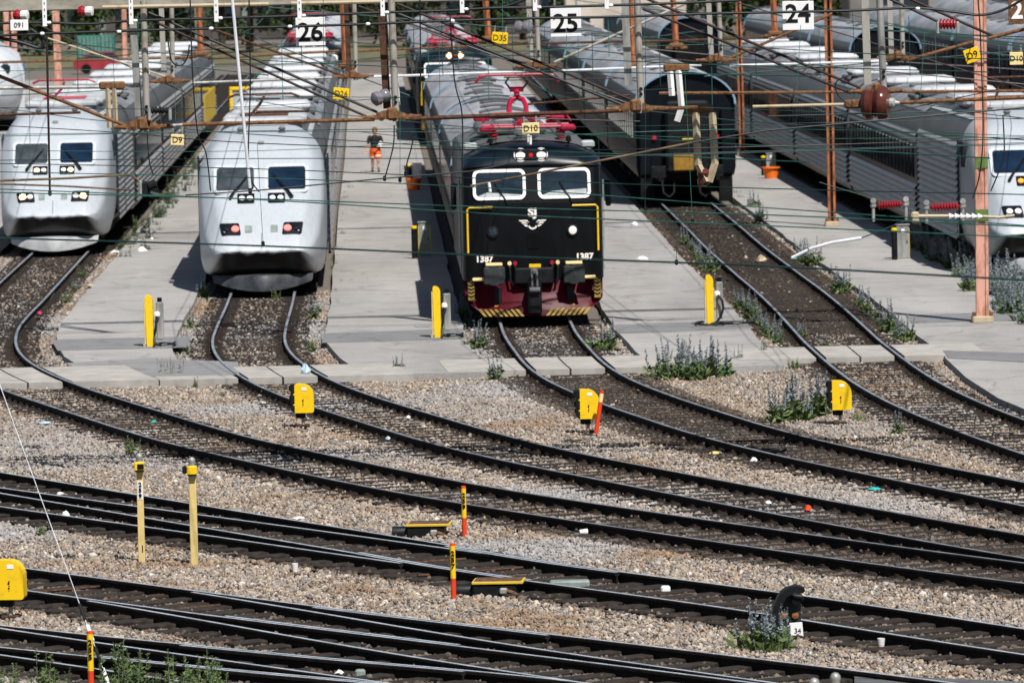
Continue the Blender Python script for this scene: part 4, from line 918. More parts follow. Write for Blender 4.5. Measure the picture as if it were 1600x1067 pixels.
# tall cream posts with a lamp
def tall(px, num, label, h=1.34, face=0, hidden=False):
    p = U(*px, 0); t = thing('point_indicator_post', label, 'indicator post', p, 0, 'tall cream posts with a lamp on top')
    b = MB(); b.bbox((-.0, 0, h / 2), (.09, .012, h), .003)
    if face: b.bbox((.045, .04, h / 2), (.012, .08, h), .003); b.bbox((-.045, .04, h / 2), (.012, .08, h), .003)
    b.build('post', 'post_yellow', t)
    hd = MB(); hd.bbox((.0, -.02, h + .055), (.135, .13, .12), .012); hd.build('lamp_box', 'yellow', t)
    b = MB()
    if face: b.bbox((-.10, .0, h + .06), (.06, .11, .10), .01)
    else:
        b.bbox((.02, -.09, h + .055), (.09, .02, .07), .006)
    b.bbox((0, -.02, h - .01), (.12, .12, .018), .004); b.build('lamp_bezel', 'black', t)
    MB().lathe([(.0, 0), (.042, 0), (.042, .04), (.05, .06), (.047, .09), (.03, .115), (0, .125)], (0, -.02, h + .113), n=14).build('dome', 'galv', t, smooth=True)
    if num:
        for i, c in enumerate(num): text('digit', c, .082, 'black', t, (.0, -.013, h - .20 - i * .078), bold=.004)
        MB().bbox((0, -.009, h - .278), (.07, .004, .25), .002).build('number_strip', 'white_paint' if not face else 'post_yellow', t)
        MB().bbox((.012, -.008, .22), (.014, .006, .10), .003).build('slot', 'black', t)
tall((222, 882), '259', 'tall cream post marked 259 with grey dome lamp, left one of the pair', 1.30)
tall((304, 887), None, 'tall cream channel post without number, right one of the pair', 1.28, face=1)
tall((1277, 1318), None, 'cream post whose grey dome just shows at the bottom edge, left of two', 1.32)
tall((1310, 1308), None, 'cream post whose grey dome and yellow box show at the bottom edge, right of two', 1.32)
# point machines with plate covers
def motor(px, label, w_=.62):
    p = U(*px, 0); t = thing('point_machine', label, 'point machine', p, -.08, 'plate covered point machines')
    MB().bbox((-.02, .12, .10), (w_ * .86, .42, .16), .02).build('machine', 'black', t)
    b = MB(); b.lathe([(.0, 0), (.085, 0), (.095, .02), (.095, .24), (0, .25)], (-w_ * .42, .05, .09), (-1, 0, 0), 14); b.build('motor', 'black', t, smooth=True)
    pl = MB().bbox((.02, .15, .205), (w_, .52, .035), .006).build('cover_plate', 'yellow_dirty', t)
    MB().bbox((.02, .16, .226), (w_ - .05, .47, .008), .002).build('tread', mat('tread', (.10, .055, .035), .9, 0, .3, 12), pl)
    MB().tube([(.14, -.12, .10), (.22, -.14, .08), (.30, -.2, .03)], .03).build('pipe', 'rust', t); MB().bbox((.10, -.11, .10), (.10, .08, .08), .015).build('terminal', 'galv', t)
    return t
motor((668, 842), 'point machine under a yellow edged plate beside the post 259')
motor((776, 934), 'point machine under a yellow edged plate beside the post 257', .66)
# grey box lying between the rails, timber ends
for px, sz_, m_, lb, nm in (((890, 912), (.52, .25, .10), 'cab_grey', 'long pale box lying between the rails right of the 257 marker', 'cable_box'), ((1040, 922), (.12, .12, .12), 'white_paint', 'small white clamp on the rail left of the black signal', 'rail_clamp'), ((563, 1053), (.12, .1, .12), 'cab_grey', 'small grey clamp beside the nearest points', 'rail_clamp')):
    p = U(*px, .08); tag(MB().bbox((0, 0, 0), sz_, .02).build(nm, m_), lb, 'track fitting').location = p
# black hooded dwarf signal with the plate 34
p = U(1234, 1000, 0); t = thing('hooded_dwarf_signal', 'black curved dwarf signal with a white 34 plate among violet weeds', 'signal', p)
outer = [(-.20, .04), (-.21, .25), (-.19, .42), (-.13, .55), (-.04, .635), (.06, .66), (.14, .655), (.185, .63), (.19, .60), (.165, .575), (.12, .575)]
inner = [(.10, .56), (.03, .57), (-.04, .52), (-.085, .43), (-.10, .33), (-.10, .04)]
b = MB(); b.prism(outer + inner, -.13, .10, 0, 'xz'); fixn(b.build('hood', 'black', t))
MB().bbox((.02, .04, .34), (.24, .10, .56), .03).build('backplate', mat('dwarf_back', (.02, .028, .032), .5, 0, .2, 6), t)
b = MB(); b.lathe([(.05, 0), (.05, .1), (.0, .1)], (.08, -.02, .50), (0, -1, -.2), 12); b.tube([(-.02, -.05, .56), (.06, -.12, .555), (.13, -.12, .54), (.15, -.05, .50)], .035, 8); b.build('lamp_visor', 'black', t)
for x, z in ((-.06, .30), (.07, .30)): MB().lathe([(0, 0), (.045, 0), (.04, .02), (0, .03)], (x, -.02, z), (0, -1, 0), 12).build('lens', mat('amber_lens', (.25, .10, .03), .3, 0, .2, 6), t)
pl = MB().bbox((.075, -.16, .13), (.155, .008, .20), .004, rot=Matrix.Rotation(-.06, 3, 'Y')).build('number_plate', 'white_paint', t)
text('number', '34', .085, 'black', pl, (.09, -.166, .13))
# yellow train heating posts
def heat(px, label, bx=.0, coil=1):
    p = U(*px, PZ); t = thing('train_heating_post', label, 'heating post', p, 0, 'yellow train heating posts')
    b = MB(); pr = [(-.07, 0), (.10, 0), (.12, .03), (.12, .96), (.09, 1.02), (.02, 1.06), (-.06, 1.07), (-.09, 1.05), (-.10, 1.0)]
    b.prism([(x * .72, z) for x, z in pr], -.12, .12, 0, 'xz'); fixn(b.build('guard', 'yellow', t))
    MB().bbox((-.085, -.02, .5), (.03, .18, .92), .008).build('guard_edge', 'post_yellow', t)
    MB().bbox((.22, .10, .52), (.15, .16, .78), .02).build('socket_box', 'galv', t); MB().lathe([(.0, 0), (.05, 0), (.05, .09), (0, .09)], (.22, .1, .91), n=10).build('plug_cap', 'navy', t)
    MB().bbox((.17, -.04, .66), (.12, .12, .12), .03).build('plug', 'lens', t)
    MB().tube([(.16, -.08, .62), (.14, -.1, .40), (.10, -.1, .20), (.12, -.16, .05), (.25, -.2, .03)] if coil < 2 else [(.18, -.08, .64), (.27, -.1, .52), (.29, -.1, .35), (.22, -.1, .16), (.12, -.12, .05), (.0, -.1, .03)], .028, 7).build('cable', 'cable', t)
    b = MB()
    if coil:
        r0 = .22 if coil == 1 else .42
        b.tube([(.10 + r0 + r0 * math.cos(a), -.25 + .5 * math.sin(a), .025 + .004 * i) for i, a in enumerate(np.linspace(0, 6.28, 16))], .025, 6)
        if coil > 1: b.tube([(.0 + .3 * math.cos(a), -.1 + .6 * math.sin(a), .05) for a in np.linspace(2, 6.6, 14)], .025, 6)
        b.build('cable_coil', 'cable', t)
    b = MB(); b.box((-.10, -.1, .03), (.05, .1, .06)); b.box((.14, -.06, .03), (.1, .1, .06)); b.build('anchor', 'concrete', t)
heat((234, 541), 'yellow heating post on the leftmost platform strip', coil=1)
heat((683, 527), 'yellow heating post to the left of the black locomotive', coil=1)
heat((1109, 508), 'yellow heating post with coiled black cable right of the black locomotive', coil=2)
# bollard and cabinet pairs
def bollard(px, label, h=.85):
    p = U(*px, PZ); t = thing('bollard', label, 'bollard', p, 0, 'black bollards with yellow tops')
    MB().lathe([(.0, 0), (.075, 0), (.075, h - .07), (0, h - .07)], (0, 0, 0), n=14).build('tube', 'black', t, smooth=True)
    MB().lathe([(.0, h - .07), (.077, h - .07), (.077, h - .02), (.05, h), (0, h)], (0, 0, 0), n=14).build('top_band', 'yellow', t, smooth=True)
def cabinet(px, label, m_='cab_grey', h=.86, edge='yellow_dirty'):
    p = U(*px, PZ); t = thing('power_cabinet', label, 'cabinet', p, 0, 'small power cabinets')
    MB().bbox((0, 0, h / 2), (.32, .26, h), .015).build('housing', m_, t); MB().bbox((0, -.135, h * .84), (.09, .006, .10), .003).build('label_plate', 'white_paint', t)
    b = MB()
    for s in (-1, 1): b.bbox((s * .157, -.128, h * .46), (.018, .012, h * .88), .003)
    b.build('edge_strip', edge, t); MB().bbox((0, 0, h + .012), (.36, .30, .03), .008).build('lid', m_, t); MB().bbox((.10, -.137, h * .5), (.02, .012, .08), .004).build('handle', 'black', t)
bollard((648, 404), 'black bollard with yellow top left of the greenish cabinet'); cabinet((664, 399), 'greenish cabinet with yellow edges left of the black locomotive')
bollard((1398, 406), 'black bollard with yellow top left of the pale cabinet by the right hand weeds', .80); cabinet((1411, 404), 'pale grey cabinet by the right hand weeds', 'galv', .84)
bollard((640, 285), 'distant black bollard behind the orange tub near the walking person', .62); cabinet((652, 281), 'distant pale cabinet behind the orange tub near the walking person', 'white_paint', .55, 'galv')
bollard((1193, 274), 'distant black bollard behind the orange tub on the right platform', .66); cabinet((1205, 270), 'distant grey cabinet behind the orange tub on the right platform', 'galv', .66, 'galv')
def tub(px, label, w_=.5):
    p = U(*px, PZ); t = thing('plastic_tub', label, 'tub', p, 0, 'orange plastic tubs')
    b = MB(); r = w_ / 2
    b.lathe([(.0, .03), (r * .72, .03), (r * .74, .0), (r * .95, .34), (r * 1.12, .345), (r * 1.12, .385), (r * .92, .385), (r * .70, .06), (0, .06)], (0, 0, 0), n=22); b.build('tub', 'orange', t, smooth=True)
    MB().lathe([(.0, .05), (r * .84, .25), (0, .33)], (0, 0, 0), n=12).build('filling', 'soot', t)
tub((647, 297), 'orange plastic tub on the middle platform near the walking person', .50)
tub((1205, 279), 'orange plastic tub on the right platform by the ribbed train', .58)

# ---- orange masts
def mast(base, top, label, w_=.25, foot=True, bands=(), m='primer', wm=None):
    Y = base.y; t = thing('catenary_mast', label, 'mast', base, 0, 'orange primer steel masts')
    d = (top - base)
    b = MB(); n_ = 2
    def beam(dx, dy, sx, sy):
        vs = []
        for f, q in ((0, Vector((0, 0, 0))), (1, d)):
            for x, y in ((-1, -1), (1, -1), (1, 1), (-1, 1)): vs.append(q + Vector((dx + x * sx / 2, dy + y * sy / 2, 0)))
        b.add(vs, [(0, 1, 5, 4), (1, 2, 6, 5), (2, 3, 7, 6), (3, 0, 4, 7), (3, 2, 1, 0), (4, 5, 6, 7)])
    for s in (-1, 1): beam(s * (w_ / 2 - .03), 0, .06, .20)
    b.build('flanges', m, t); b = MB(); beam(0, .03 if w_ < .24 else -.06, w_ - .12, .02); b.build('web', 'rust_dark' if w_ < .24 else m, t)
    for z in bands:
        MB().bbox(d * (z / d.z) + Vector((0, -.105, 0)), (w_ + .01, .02, .24), .004).build('green_band', mat('green_band', (.10, .16, .04), .6, 0, .2, 6), t)
    if foot:
        MB().bbox((0, 0, .06), (w_ + .18, .5, .14), .02).build('footing', 'tan', t); b = MB()
        for s in (-1, 1): b.bbox((s * (w_ / 2 + .05), -.1, .16), (.07, .1, .12), .01)
        b.build('anchor_bolts', 'rust', t)
    return t
mast(U(1535, 503, PZ), D(1529, -240, U(1535, 503, PZ).y), 'pinkish orange mast with green bands standing on the right platform', .26, bands=(3.35, 2.25))
mast(U(1300, 353, PZ), D(1291, -130, U(1300, 353, PZ).y), 'rusty orange channel mast standing midway along the right platform', .21, m='primer_rust')
mast(U(1160, 243, PZ), D(1151, -90, U(1160, 243, PZ).y), 'thin orange mast behind the dark end coach', .20, m='primer_rust')
mast(U(93, 172, PZ), D(84, -60, U(93, 172, PZ).y), 'pale orange mast behind the leftmost white train', .34)
for i, (x, yb, Yd, lb) in enumerate([(12, 160, 300, 'slim orange post at the left edge of the yard'), (24, 165, 292, 'second slim orange post at the left edge of the yard'), (196, 110, 340, 'distant orange post behind the leftmost train roof')]):
    mast(D(x, yb, Yd), D(x - 4, -60, Yd), lb, .24, foot=False)

# ------------------------------------------------------------------ overhead line gear
YG = 100.0; YH2 = 134.0; YK = 178.0
def wire(pts, r, m, label, cat='wire', group='overhead wires', name='overhead_wire', n=6, sag=0):
    pts = [Vector(p) for p in pts]
    if len(pts) == 2 and sag:
        a, b = pts; pts = [a.lerp(b, k / 8) - Vector((0, 0, sag * 4 * (k / 8) * (1 - k / 8))) for k in range(9)]
    o = Vector(pts[0]); mb = MB().tube([p - o for p in pts], r, n); ob = mb.build(name, m, smooth=True); ob.location = o; return tag(ob, label, cat, group)
def bar(p, q, Y, r, m, label, name='steady_arm', cat='overhead arm', group='arms and rods of the overhead line', n=8, Y2=None):
    return wire([D(*p, Y), D(*q, Y2 or Y)], r, m, label, cat, group, name, n)
# portal beams
def beam(Y, x0, x1, z0, h, m, label, px=(800, 0)):
    o = thing('portal_beam', label, 'portal beam', (0, Y, 0), 0, 'beams across the yard')
    for zz in (z0 + .11, z0 + h + .3): MB().bbox(((x0 + x1) / 2, 0, zz), (x1 - x0, .14, .22), .02).build('chord', m, o)
    for i, x in enumerate(np.arange(x0 + .5, x1 - 1, 1.5)):
        MB().tube([(x, 0, z0 + .2), (x + 1.4 * (i % 2), 0, z0 + h + .25)] if i % 2 else [(x + 1.4, 0, z0 + .2), (x, 0, z0 + h + .25)], .03, 5).build('lattice_bar', m, o)
    for x in ((x0 + .2, x1 - .2) if z0 < 8 else (x0 + .2,)): MB().bbox((x, 0, z0 / 2), (.30, .30, z0), .02).build('leg', m, o)
    return o
MT['beam_grey'] = mat('beam_grey', (.36, .34, .29), .8, 0, .2, 4, col2=(.16, .12, .08), mixpos=(.45, .75), bump=.3, stretch=(.4, 1, 1))
bm1 = beam(YG + .3, -12.5, 13.5, 7.47, .55, 'beam_grey', 'grey brown portal beam along the top edge at the left')
for xa, xb in (((160, 12), (420, 7)), ((455, 6), (600, 3))):
    bar(xa, xb, YG - .15, .03, 'tan', f'pale conduit under the portal beam, {"left" if xa[0] < 300 else "right"} piece', 'conduit', 'conduit')
beam(YH2, -16, 11, 10.8, .5, 'primer', 'orange second portal beam above the picture'); beam(YK + .5, -19, 10, 8.9, .5, 'primer', 'orange third portal beam above the picture')
# drop posts of the nearest portal
def clamp(mb, c, w_, h, dy=-.08):
    c = Vector(c); mb.bbox(c + Vector((0, -.03, .02)), (w_ * .30, .14, h * .9), .035)
    mb.add([c + Vector(v) for v in ((-w_ * .48, -.05, -h * .28), (w_ * .48, -.05, -h * .28), (w_ * .40, -.05, .02), (w_ * .16, -.05, h * .30), (-w_ * .22, -.05, h * .34), (-w_ * .44, -.05, .04))], [(0, 1, 2, 3, 4, 5)])
    for s in (-1, 1):
        mb.lathe([(0, 0), (.06, 0), (.06, .07), (.03, .08), (0, .09)], c + Vector((s * w_ * .30, -.05, -.12 * h)), (0, -1, 0), 12)
        mb.lathe([(0, 0), (.035, 0), (.045, .10), (.03, .16), (.03, .26), (0, .26)], c + Vector((s * w_ * .36, 0, -.14 * h)), (s, 0, .02), 10)
def droppost(Y, tube, ibeam, r, m1, m2, label, cw=.56, ch=.23, group='drop posts of the nearest portal', cm='rust'):
    t0, t1 = D(*tube[0], Y), D(*tube[1], Y); ib0, ib1 = D(*ibeam[0], Y + .15), D(*ibeam[1], Y + .15)
    if Y > 120: t0 = t1 + (t0 - t1) * ((10.85 - t1.z) / (t0.z - t1.z)); ib0 = ib1 + (ib0 - ib1) * ((10.85 - ib1.z) / (ib0.z - ib1.z))
    t = thing('drop_post', label, 'drop post', t1, 0, group)
    MB().tube([Vector((0, 0, -.02)), t0 - t1], r, 10).build('tube', m1, t, smooth=True)
    b0, b1 = ib0 - t1, ib1 - t1
    b = MB(); d = b0 - b1; vs = []
    for q in (b1, b0):
        for x, y in ((-1, -1), (1, -1), (1, 1), (-1, 1)): vs.append(q + Vector((x * r * 1.05, y * .05, 0)))
    b.add(vs, [(0, 1, 5, 4), (1, 2, 6, 5), (2, 3, 7, 6), (3, 0, 4, 7), (3, 2, 1, 0), (4, 5, 6, 7)]); b.build('channel', m2, t)
    b = MB(); clamp(b, ((b1.x + 0) / 2 + .01, 0, .08), cw, ch); b.build('clamp', cm, t)
    b = MB()
    for z in (.28, .36): b.lathe([(0, 0), (.028, 0), (.02, .02), (0, .02)], (0, -r - .005, z), (0, -1, 0), 8)
    b.build('bolt', 'black', t); return t
droppost(YG, ((224, 2), (230, 203)), ((208, 35), (217, 182)), .052, 'galv_rusty', 'galv', 'leftmost drop post with rusty cast clamp above the lit train front')
droppost(YG, ((611, -10), (619, 188)), ((596, 15), (605, 170)), .056, 'galv_rusty', 'rust_dark', 'drop post with rusty clamp right above the walking person')
droppost(YG, ((995, -10), (1002, 175)), ((976, -10), (982, 134)), .055, 'galv_rusty', 'galv', 'drop post with yellowish clamp in front of the dark end coach')
droppost(YG, ((1374, -12), (1381, 148)), ((1351, -12), (1356, 132)), .055, 'galv', 'galv_rusty', 'drop post ending in the big brown insulator', cw=.4, ch=.2)
wire([D(586, 20, YG + .4), D(599, 165, YG + .4)], .05, 'white_paint', 'white tube beside the drop post above the walking person', 'overhead arm', 'arms and rods of the overhead line', 'white_tube', 8).location.x += .22
for tb, ib, lb in ((((268, 8), (270, 131)), ((252, 12), (257, 124)), 'slim drop post between the lit train and the long white rod'), (((553, -5), (556, 124)), ((540, -5), (546, 121)), 'brown drop post right of the number 26 plate'), (((838, 2), (842, 108)), ((826, 2), (832, 100)), 'grey drop post above the pink pantograph'), (((1123, 2), (1127, 98)), ((1107, 2), (1112, 96)), 'grey drop post above the roof of the dark end coach'), (((1408, -5), (1411, 94)), ((1390, -5), (1393, 92)), 'whitish drop post right of the brown insulator')):
    droppost(YH2, tb, ib, .05, 'galv_rusty', 'galv_rusty' if tb[0][0] != 553 else 'rust_dark', lb, .5, .2, 'drop posts of the second portal')
for x0, y0, x1, y1 in ((309, -20, 314, 90), (534, -20, 540, 108), (757, -20, 764, 66), (984, -20, 989, 108), (1050, -20, 1057, 77), (1207, -20, 1211, 58)):
    p = D(x1, y1, YK); t = thing('drop_post', f'orange drop post of the third portal {"behind the number 24 plate" if x1 == 1211 else "behind the lit train" if x1 == 314 else "near the number 26 plate" if x1 == 540 else "left of the D35 plate" if x1 == 764 else "behind the rusty drop post of the dark coach" if x1 == 989 else "over the far dark ended coach"}', 'drop post', p, 0, 'orange drop posts')
    MB().tube([Vector((0, 0, 0)), D(x0, y0, YK) - p], .085, 4).build('channel', 'primer_rust', t)
    b = MB(); b.bbox((0, -.03, .10), (.42, .14, .14), .04); b.bbox((-.2, -.03, .03), (.22, .12, .1), .03); b.bbox((.2, -.03, .03), (.22, .12, .1), .03); b.build('clamp', 'rust', t)
# horizontal rods
RODS = [((238, 199), (290, 195), YG, .028, 'galv', 'short pale rod right of the leftmost drop post'), ((285, 195), (585, 187), YG, .03, 'rust', 'rusty rod crossing the white train front left of the walking person'), ((640, 186), (975, 173), YG, .034, 'rust_dark', 'dark red rod crossing the silver roof behind the locomotive'), ((1012, 171), (1090, 168), YG, .03, 'rust', 'short rusty rod in front of the dark end coach'), ((1176, 167), (1335, 163), YG, .024, 'tan', 'white rod left of the big brown insulator'), ((1395, 161), (1640, 151), YG, .03, 'rust', 'rusty rod right of the big brown insulator'),
        ((-10, 138), (166, 136), YH2, .04, 'galv', 'pale rod crossing above the lit train front'), ((300, 130), (532, 121), YH2, .028, 'galv', 'pale rod crossing the white roof of the second train'), ((566, 121), (822, 112), YH2, .026, 'white_rod', 'pale rod crossing the silver coach roof'), ((878, 111), (1096, 102), YH2, .026, 'white_rod', 'pale rod crossing the roof of the dark end coach'), ((1140, 103), (1384, 96), YH2, .026, 'white_rod', 'pale rod crossing the humped white roofs'),
        ((-10, 98), (300, 90), YK, .035, 'rust', 'thin rusty rod over the leftmost train roof'), ((325, 92), (530, 80), YK, .035, 'rust', 'thin rusty rod over the second train roof'), ((560, 80), (750, 72), YK, .035, 'rust', 'thin rusty rod over the far locomotive'), ((780, 70), (975, 65), YK, .035, 'rust_dark', 'thin rusty rod right of the D35 plate'), ((1000, 66), (1200, 59), YK, .035, 'rust_dark', 'thin rusty rod over the far dark ended coach'),
        ((1030, 146), (1640, 142), YH2 - 4, .03, 'rust', 'long rusty rod across the ribbed train'), ((400, 175), (480, 174), YG + 8, .02, 'rust_dark', 'short rusty rod on the white roof of the second train'), ((-10, 180), (126, 176), YG + 8, .022, 'rust_dark', 'short rusty rod above the lit train windows'), ((825, 163), (985, 149), YG + 10, .02, 'rust_dark', 'thin rusty rod right of the pink pantograph')]
for p, q, Y, r, m_, lb in RODS: bar(p, q, Y, r, m_, lb)
# diagonal stays
ST = [((-20, 112), (205, 200), YG, .03, 'rust', 'thick brown stay running down to the leftmost drop post'), ((232, 20), (590, 176), YG, .022, 'cable', 'upper black stay running down over the second white train'), ((236, 32), (585, 188), YG, .02, 'wire_brown', 'lower black stay running down over the second white train'), ((620, 6), (985, 156), YG, .022, 'wire_brown', 'upper stay running down over the silver coach roof'), ((618, 20), (972, 164), YG, .022, 'cable', 'lower stay running down over the silver coach roof'), ((1004, -4), (1345, 138), YG, .022, 'wire_brown', 'upper stay running down to the big brown insulator'), ((1004, 14), (1330, 146), YG, .022, 'wire_brown', 'lower stay running down to the big brown insulator'), ((1384, -4), (1465, 34), YG, .022, 'cable', 'stay running down to the red insulator at top right'), ((1415, -4), (1552, 57), YG, .022, 'wire_brown', 'stay running down to the pinkish mast'),
      ((74, 60), (258, 120), YH2, .02, 'tan', 'pale stay behind the leftmost drop post'), ((330, 45), (545, 122), YH2, .024, 'rust_dark', 'thin red brown stay left of the number 26 plate'), ((560, 10), (836, 106), YH2, .024, 'wire_brown', 'thin stay below the D35 plate'), ((866, 98), (1075, 4), YH2, .03, 'galv_rusty', 'pale brown stay rising to the right of the number 25 plate'), ((1130, 96), (1300, 22), YH2, .03, 'rust', 'rusty stay rising under the number 24 plate'), ((1412, 96), (1520, 66), YH2, .035, 'rust', 'rusty arm rising to the D9 plate on the pinkish mast'), ((1545, 60), (1640, 36), YG, .03, 'rust', 'rusty arm leaving the pinkish mast at the right edge')]
for p, q, Y, r, m_, lb in ST: bar(p, q, Y, r, m_, lb, 'stay_rod', 'stay', 'stays of the drop posts')
# two thick black cables with white clips under the portal beam
def cab(pts, Y, r, label): return wire([D(*p, Y) for p in pts], r, 'cable', label, 'cable', 'thick black cables', 'power_cable', 8)
def smooth_px(pts, n=6):
    out = []
    for i in range(len(pts) - 1):
        p0 = pts[max(0, i - 1)]; p1 = pts[i]; p2 = pts[i + 1]; p3 = pts[min(len(pts) - 1, i + 2)]
        for k in range(n):
            t = k / n; out.append(tuple(.5 * (2 * b + (c - a) * t + (2 * a - 5 * b + 4 * c - d) * t * t + (3 * b - a - 3 * c + d) * t ** 3) for a, b, c, d in zip(p0, p1, p2, p3)))
    return out + [pts[-1]]
c1 = smooth_px([(-20, 37), (70, 36), (140, 38), (207, 33), (340, 29), (470, 25), (600, 20), (700, 17), (770, 13), (836, 12), (950, 9), (1095, 4), (1240, -4)]); c2 = smooth_px([(-20, 57), (70, 53), (186, 49), (330, 45), (455, 42), (575, 38), (700, 33), (836, 29), (960, 27), (1100, 22), (1200, 20), (1330, 17), (1430, 13), (1490, 19), (1530, 24), (1565, 17), (1600, -2), (1620, -20)])
cab(c1, YG - .35, .021, 'upper thick black cable sagging between white clips'); cab(c2, YG - .45, .021, 'lower thick black cable looping up at the right edge')
cab(smooth_px([(-10, 58), (30, 66), (60, 75), (68, 68), (60, 55), (48, 46)]), YG - .4, .028, 'thick black cable end looping beside the small white plate at left')
cab(smooth_px([(740, 16), (790, 10), (830, -4)]), YG - .3, .02, 'thick black cable turning up above the D35 plate')
for i, (x, y) in enumerate([(72, 36), (207, 33), (340, 29), (470, 25), (600, 20), (724, 15), (838, 12), (950, 9)]):
    t = thing('cable_hanger', f'white perforated cable hanger {["left of the leftmost drop post", "on the leftmost drop post", "beside the long white rod", "on the number 26 plate", "above the walking person", "left of the D35 plate", "left of the number 25 plate", "right of the number 25 plate"][i]}', 'cable hanger', D(x, y, YG - .40), 0, 'white cable hangers')
    MB().bbox((-.02, 0, .16), (.07, .02, .44), .006).build('strap', 'white_paint', t); b = MB()
    for z in (.10, .2, .3): b.bbox((-.02, -.011, z), (.014, .004, .04), .002)
    b.build('slot', 'black', t); MB().bbox((.045, 0, .0), (.07, .05, .05), .015).build('clip', 'white_paint', t)
for i, (x, y) in enumerate([(66, 53), (186, 50), (330, 45), (453, 42), (575, 38), (707, 33), (1434, 14)]):
    o = MB().bbox((0, 0, 0), (.07, .05, .05), .015).build('cable_clip', 'white_paint'); o.location = D(x, y, YG - .47); tag(o, 'small white clip on the lower black cable', 'cable clip', 'white clips on the lower cable')
# cross wires above the near tracks: level 5.5 m, thin and greenish
def cross(pts, z, r, m, label, name='contact_wire'): return wire([U(*p, z) for p in pts], r, m, label, 'contact wire', 'wires crossing above the near tracks', name, 5)
CW = [([(-40, 371), (400, 384), (800, 401), (1200, 416), (1640, 440)], 5.45, .0095, 'wire_dark', 'lowest dark wire, crossing the chin of the second white train'),
 ([(-40, 294), (400, 312), (800, 336), (1200, 353), (1640, 373)], 5.5, .007, 'wire_green', 'green wire crossing the emblem of the black locomotive'),
 ([(-40, 300), (400, 311), (800, 325), (1200, 336), (1640, 356)], 5.5, .007, 'wire_green', 'green wire just above the emblem of the black locomotive'),
 ([(-40, 268), (400, 278), (800, 296), (1200, 325), (1640, 355)], 5.5, .0065, 'wire_green', 'green wire crossing the left windscreen bottom of the locomotive'),
 ([(-40, 255), (400, 264), (800, 281), (1200, 295), (1640, 305)], 5.5, .0065, 'wire_dark', 'green wire crossing the middle of the locomotive windscreens'),
 ([(-40, 251), (400, 248), (800, 247), (1200, 238), (1640, 224)], 5.6, .006, 'wire_dark', 'dark wire crossing the headlights of the black locomotive'),
 ([(-40, 194), (180, 207), (400, 224), (800, 235), (1200, 229), (1640, 215)], 5.7, .007, 'cable', 'dark wire crossing the brow of the black locomotive'),
 ([(-40, 211), (400, 206), (800, 208), (1200, 217), (1640, 214)], 5.7, .0055, 'wire_green', 'thin green wire crossing behind the cream D10 plate'),
 ([(-40, 214), (400, 205), (800, 200), (1200, 194), (1640, 184)], 5.7, .0055, 'wire_dark', 'thin dark wire crossing the cream D10 plate'),
 ([(-40, 235), (400, 236), (800, 215), (1200, 202), (1640, 214)], 5.7, .0045, 'wire_green', 'very thin green wire above the locomotive headlights'),
 ([(560, 206), (900, 240), (1200, 236), (1640, 222)], 5.7, .005, 'wire_dark', 'thin wire crossing the lower dark end coach'),
 ([(880, 160), (1200, 172), (1640, 188)], 5.8, .0045, 'wire_green', 'thin green wire crossing the upper dark end coach'),
 ([(862, -4), (1000, 13), (1123, 26), (1306, 42), (1450, 53), (1640, 80)], 6.7, .009, 'wire_green', 'bright green wire falling to the right past the number 24 plate'),
 ([(1000, 8), (1200, 33), (1350, 47), (1640, 60)], 6.7, .009, 'wire_green', 'second bright green wire falling past the number 24 plate'),
 ([(1230, -4), (1306, 18), (1450, 48), (1640, 66)], 6.7, .008, 'wire_green', 'bright green wire falling from above the number 24 plate'),
 ([(-40, 112), (300, 106), (600, 92), (900, 76), (1100, 70)], 6.4, .005, 'wire_green', 'pale green wire crossing the far roofs'),
 ([(400, 150), (700, 152), (1050, 139)], 6.2, .0045, 'wire_dark', 'thin dark wire crossing the silver coach roof'),
 ([(-40, 168), (300, 170), (640, 152)], 6.2, .0045, 'wire_dark', 'thin dark wire crossing the white roof of the second train')]
for pts, z, r, m_, lb in CW: cross(smooth_px(pts, 5) if len(pts) > 2 else pts, z, r, m_, lb)
EX = [((-20, 70), (420, 118), YH2, .010), ((40, 30), (300, 150), YH2, .009), ((250, 96), (700, 40), YK, .012), ((400, 60), (640, 150), YH2, .010), ((600, 60), (1000, 128), YH2, .009), ((640, 40), (1010, 172), YG, .008), ((700, 100), (1100, 48), YK, .012), ((800, 66), (1290, 118), YH2, .009), ((1000, 76), (1600, 132), YH2, .010), ((1100, 120), (1620, 78), YH2, .010), ((1150, 4), (1640, 150), YH2, .010), ((1290, 90), (1640, 112), YK, .012), ((420, 12), (980, 60), YH2, .010), ((120, 92), (520, 64), YK, .012), ((500, 100), (860, 62), YK, .012), ((1380, 60), (1640, 96), YH2, .009), ((1390, 176), (1560, 140), YG, .006), ((900, 66), (1240, 60), YK, .012), ((0, 150), (200, 140), YH2, .008), ((660, 128), (1000, 122), YH2, .008), ((700, 182), (1000, 190), YG, .006), ((1200, 182), (1640, 170), YG, .006)]
for i, (p, q, Y, r) in enumerate(EX): wire([D(*p, Y), D(*q, Y)], r * 1.5, ('wire_dark', 'wire_brown', 'cable')[i % 3], 'thin dark stay wire in the tangle along the top of the picture', 'wire', 'thin dark stay wires')
for i, x in enumerate((645, 668, 690, 715, 738, 762, 800, 826, 925, 950, 1030, 1150, 1180, 1280, 1420, 1560, 330, 440, 470, 215, 120, 155)):
    y0_ = 20 + (i * 29) % 50; wire([D(x, y0_, YH2 - 3), D(x + 2, y0_ + 55 + (i * 17) % 50, YH2 - 3)], .0075, 'wire_green' if i % 2 else 'wire_dark', 'short thin upright wire in the tangle along the top of the picture', 'wire', 'short upright wires')
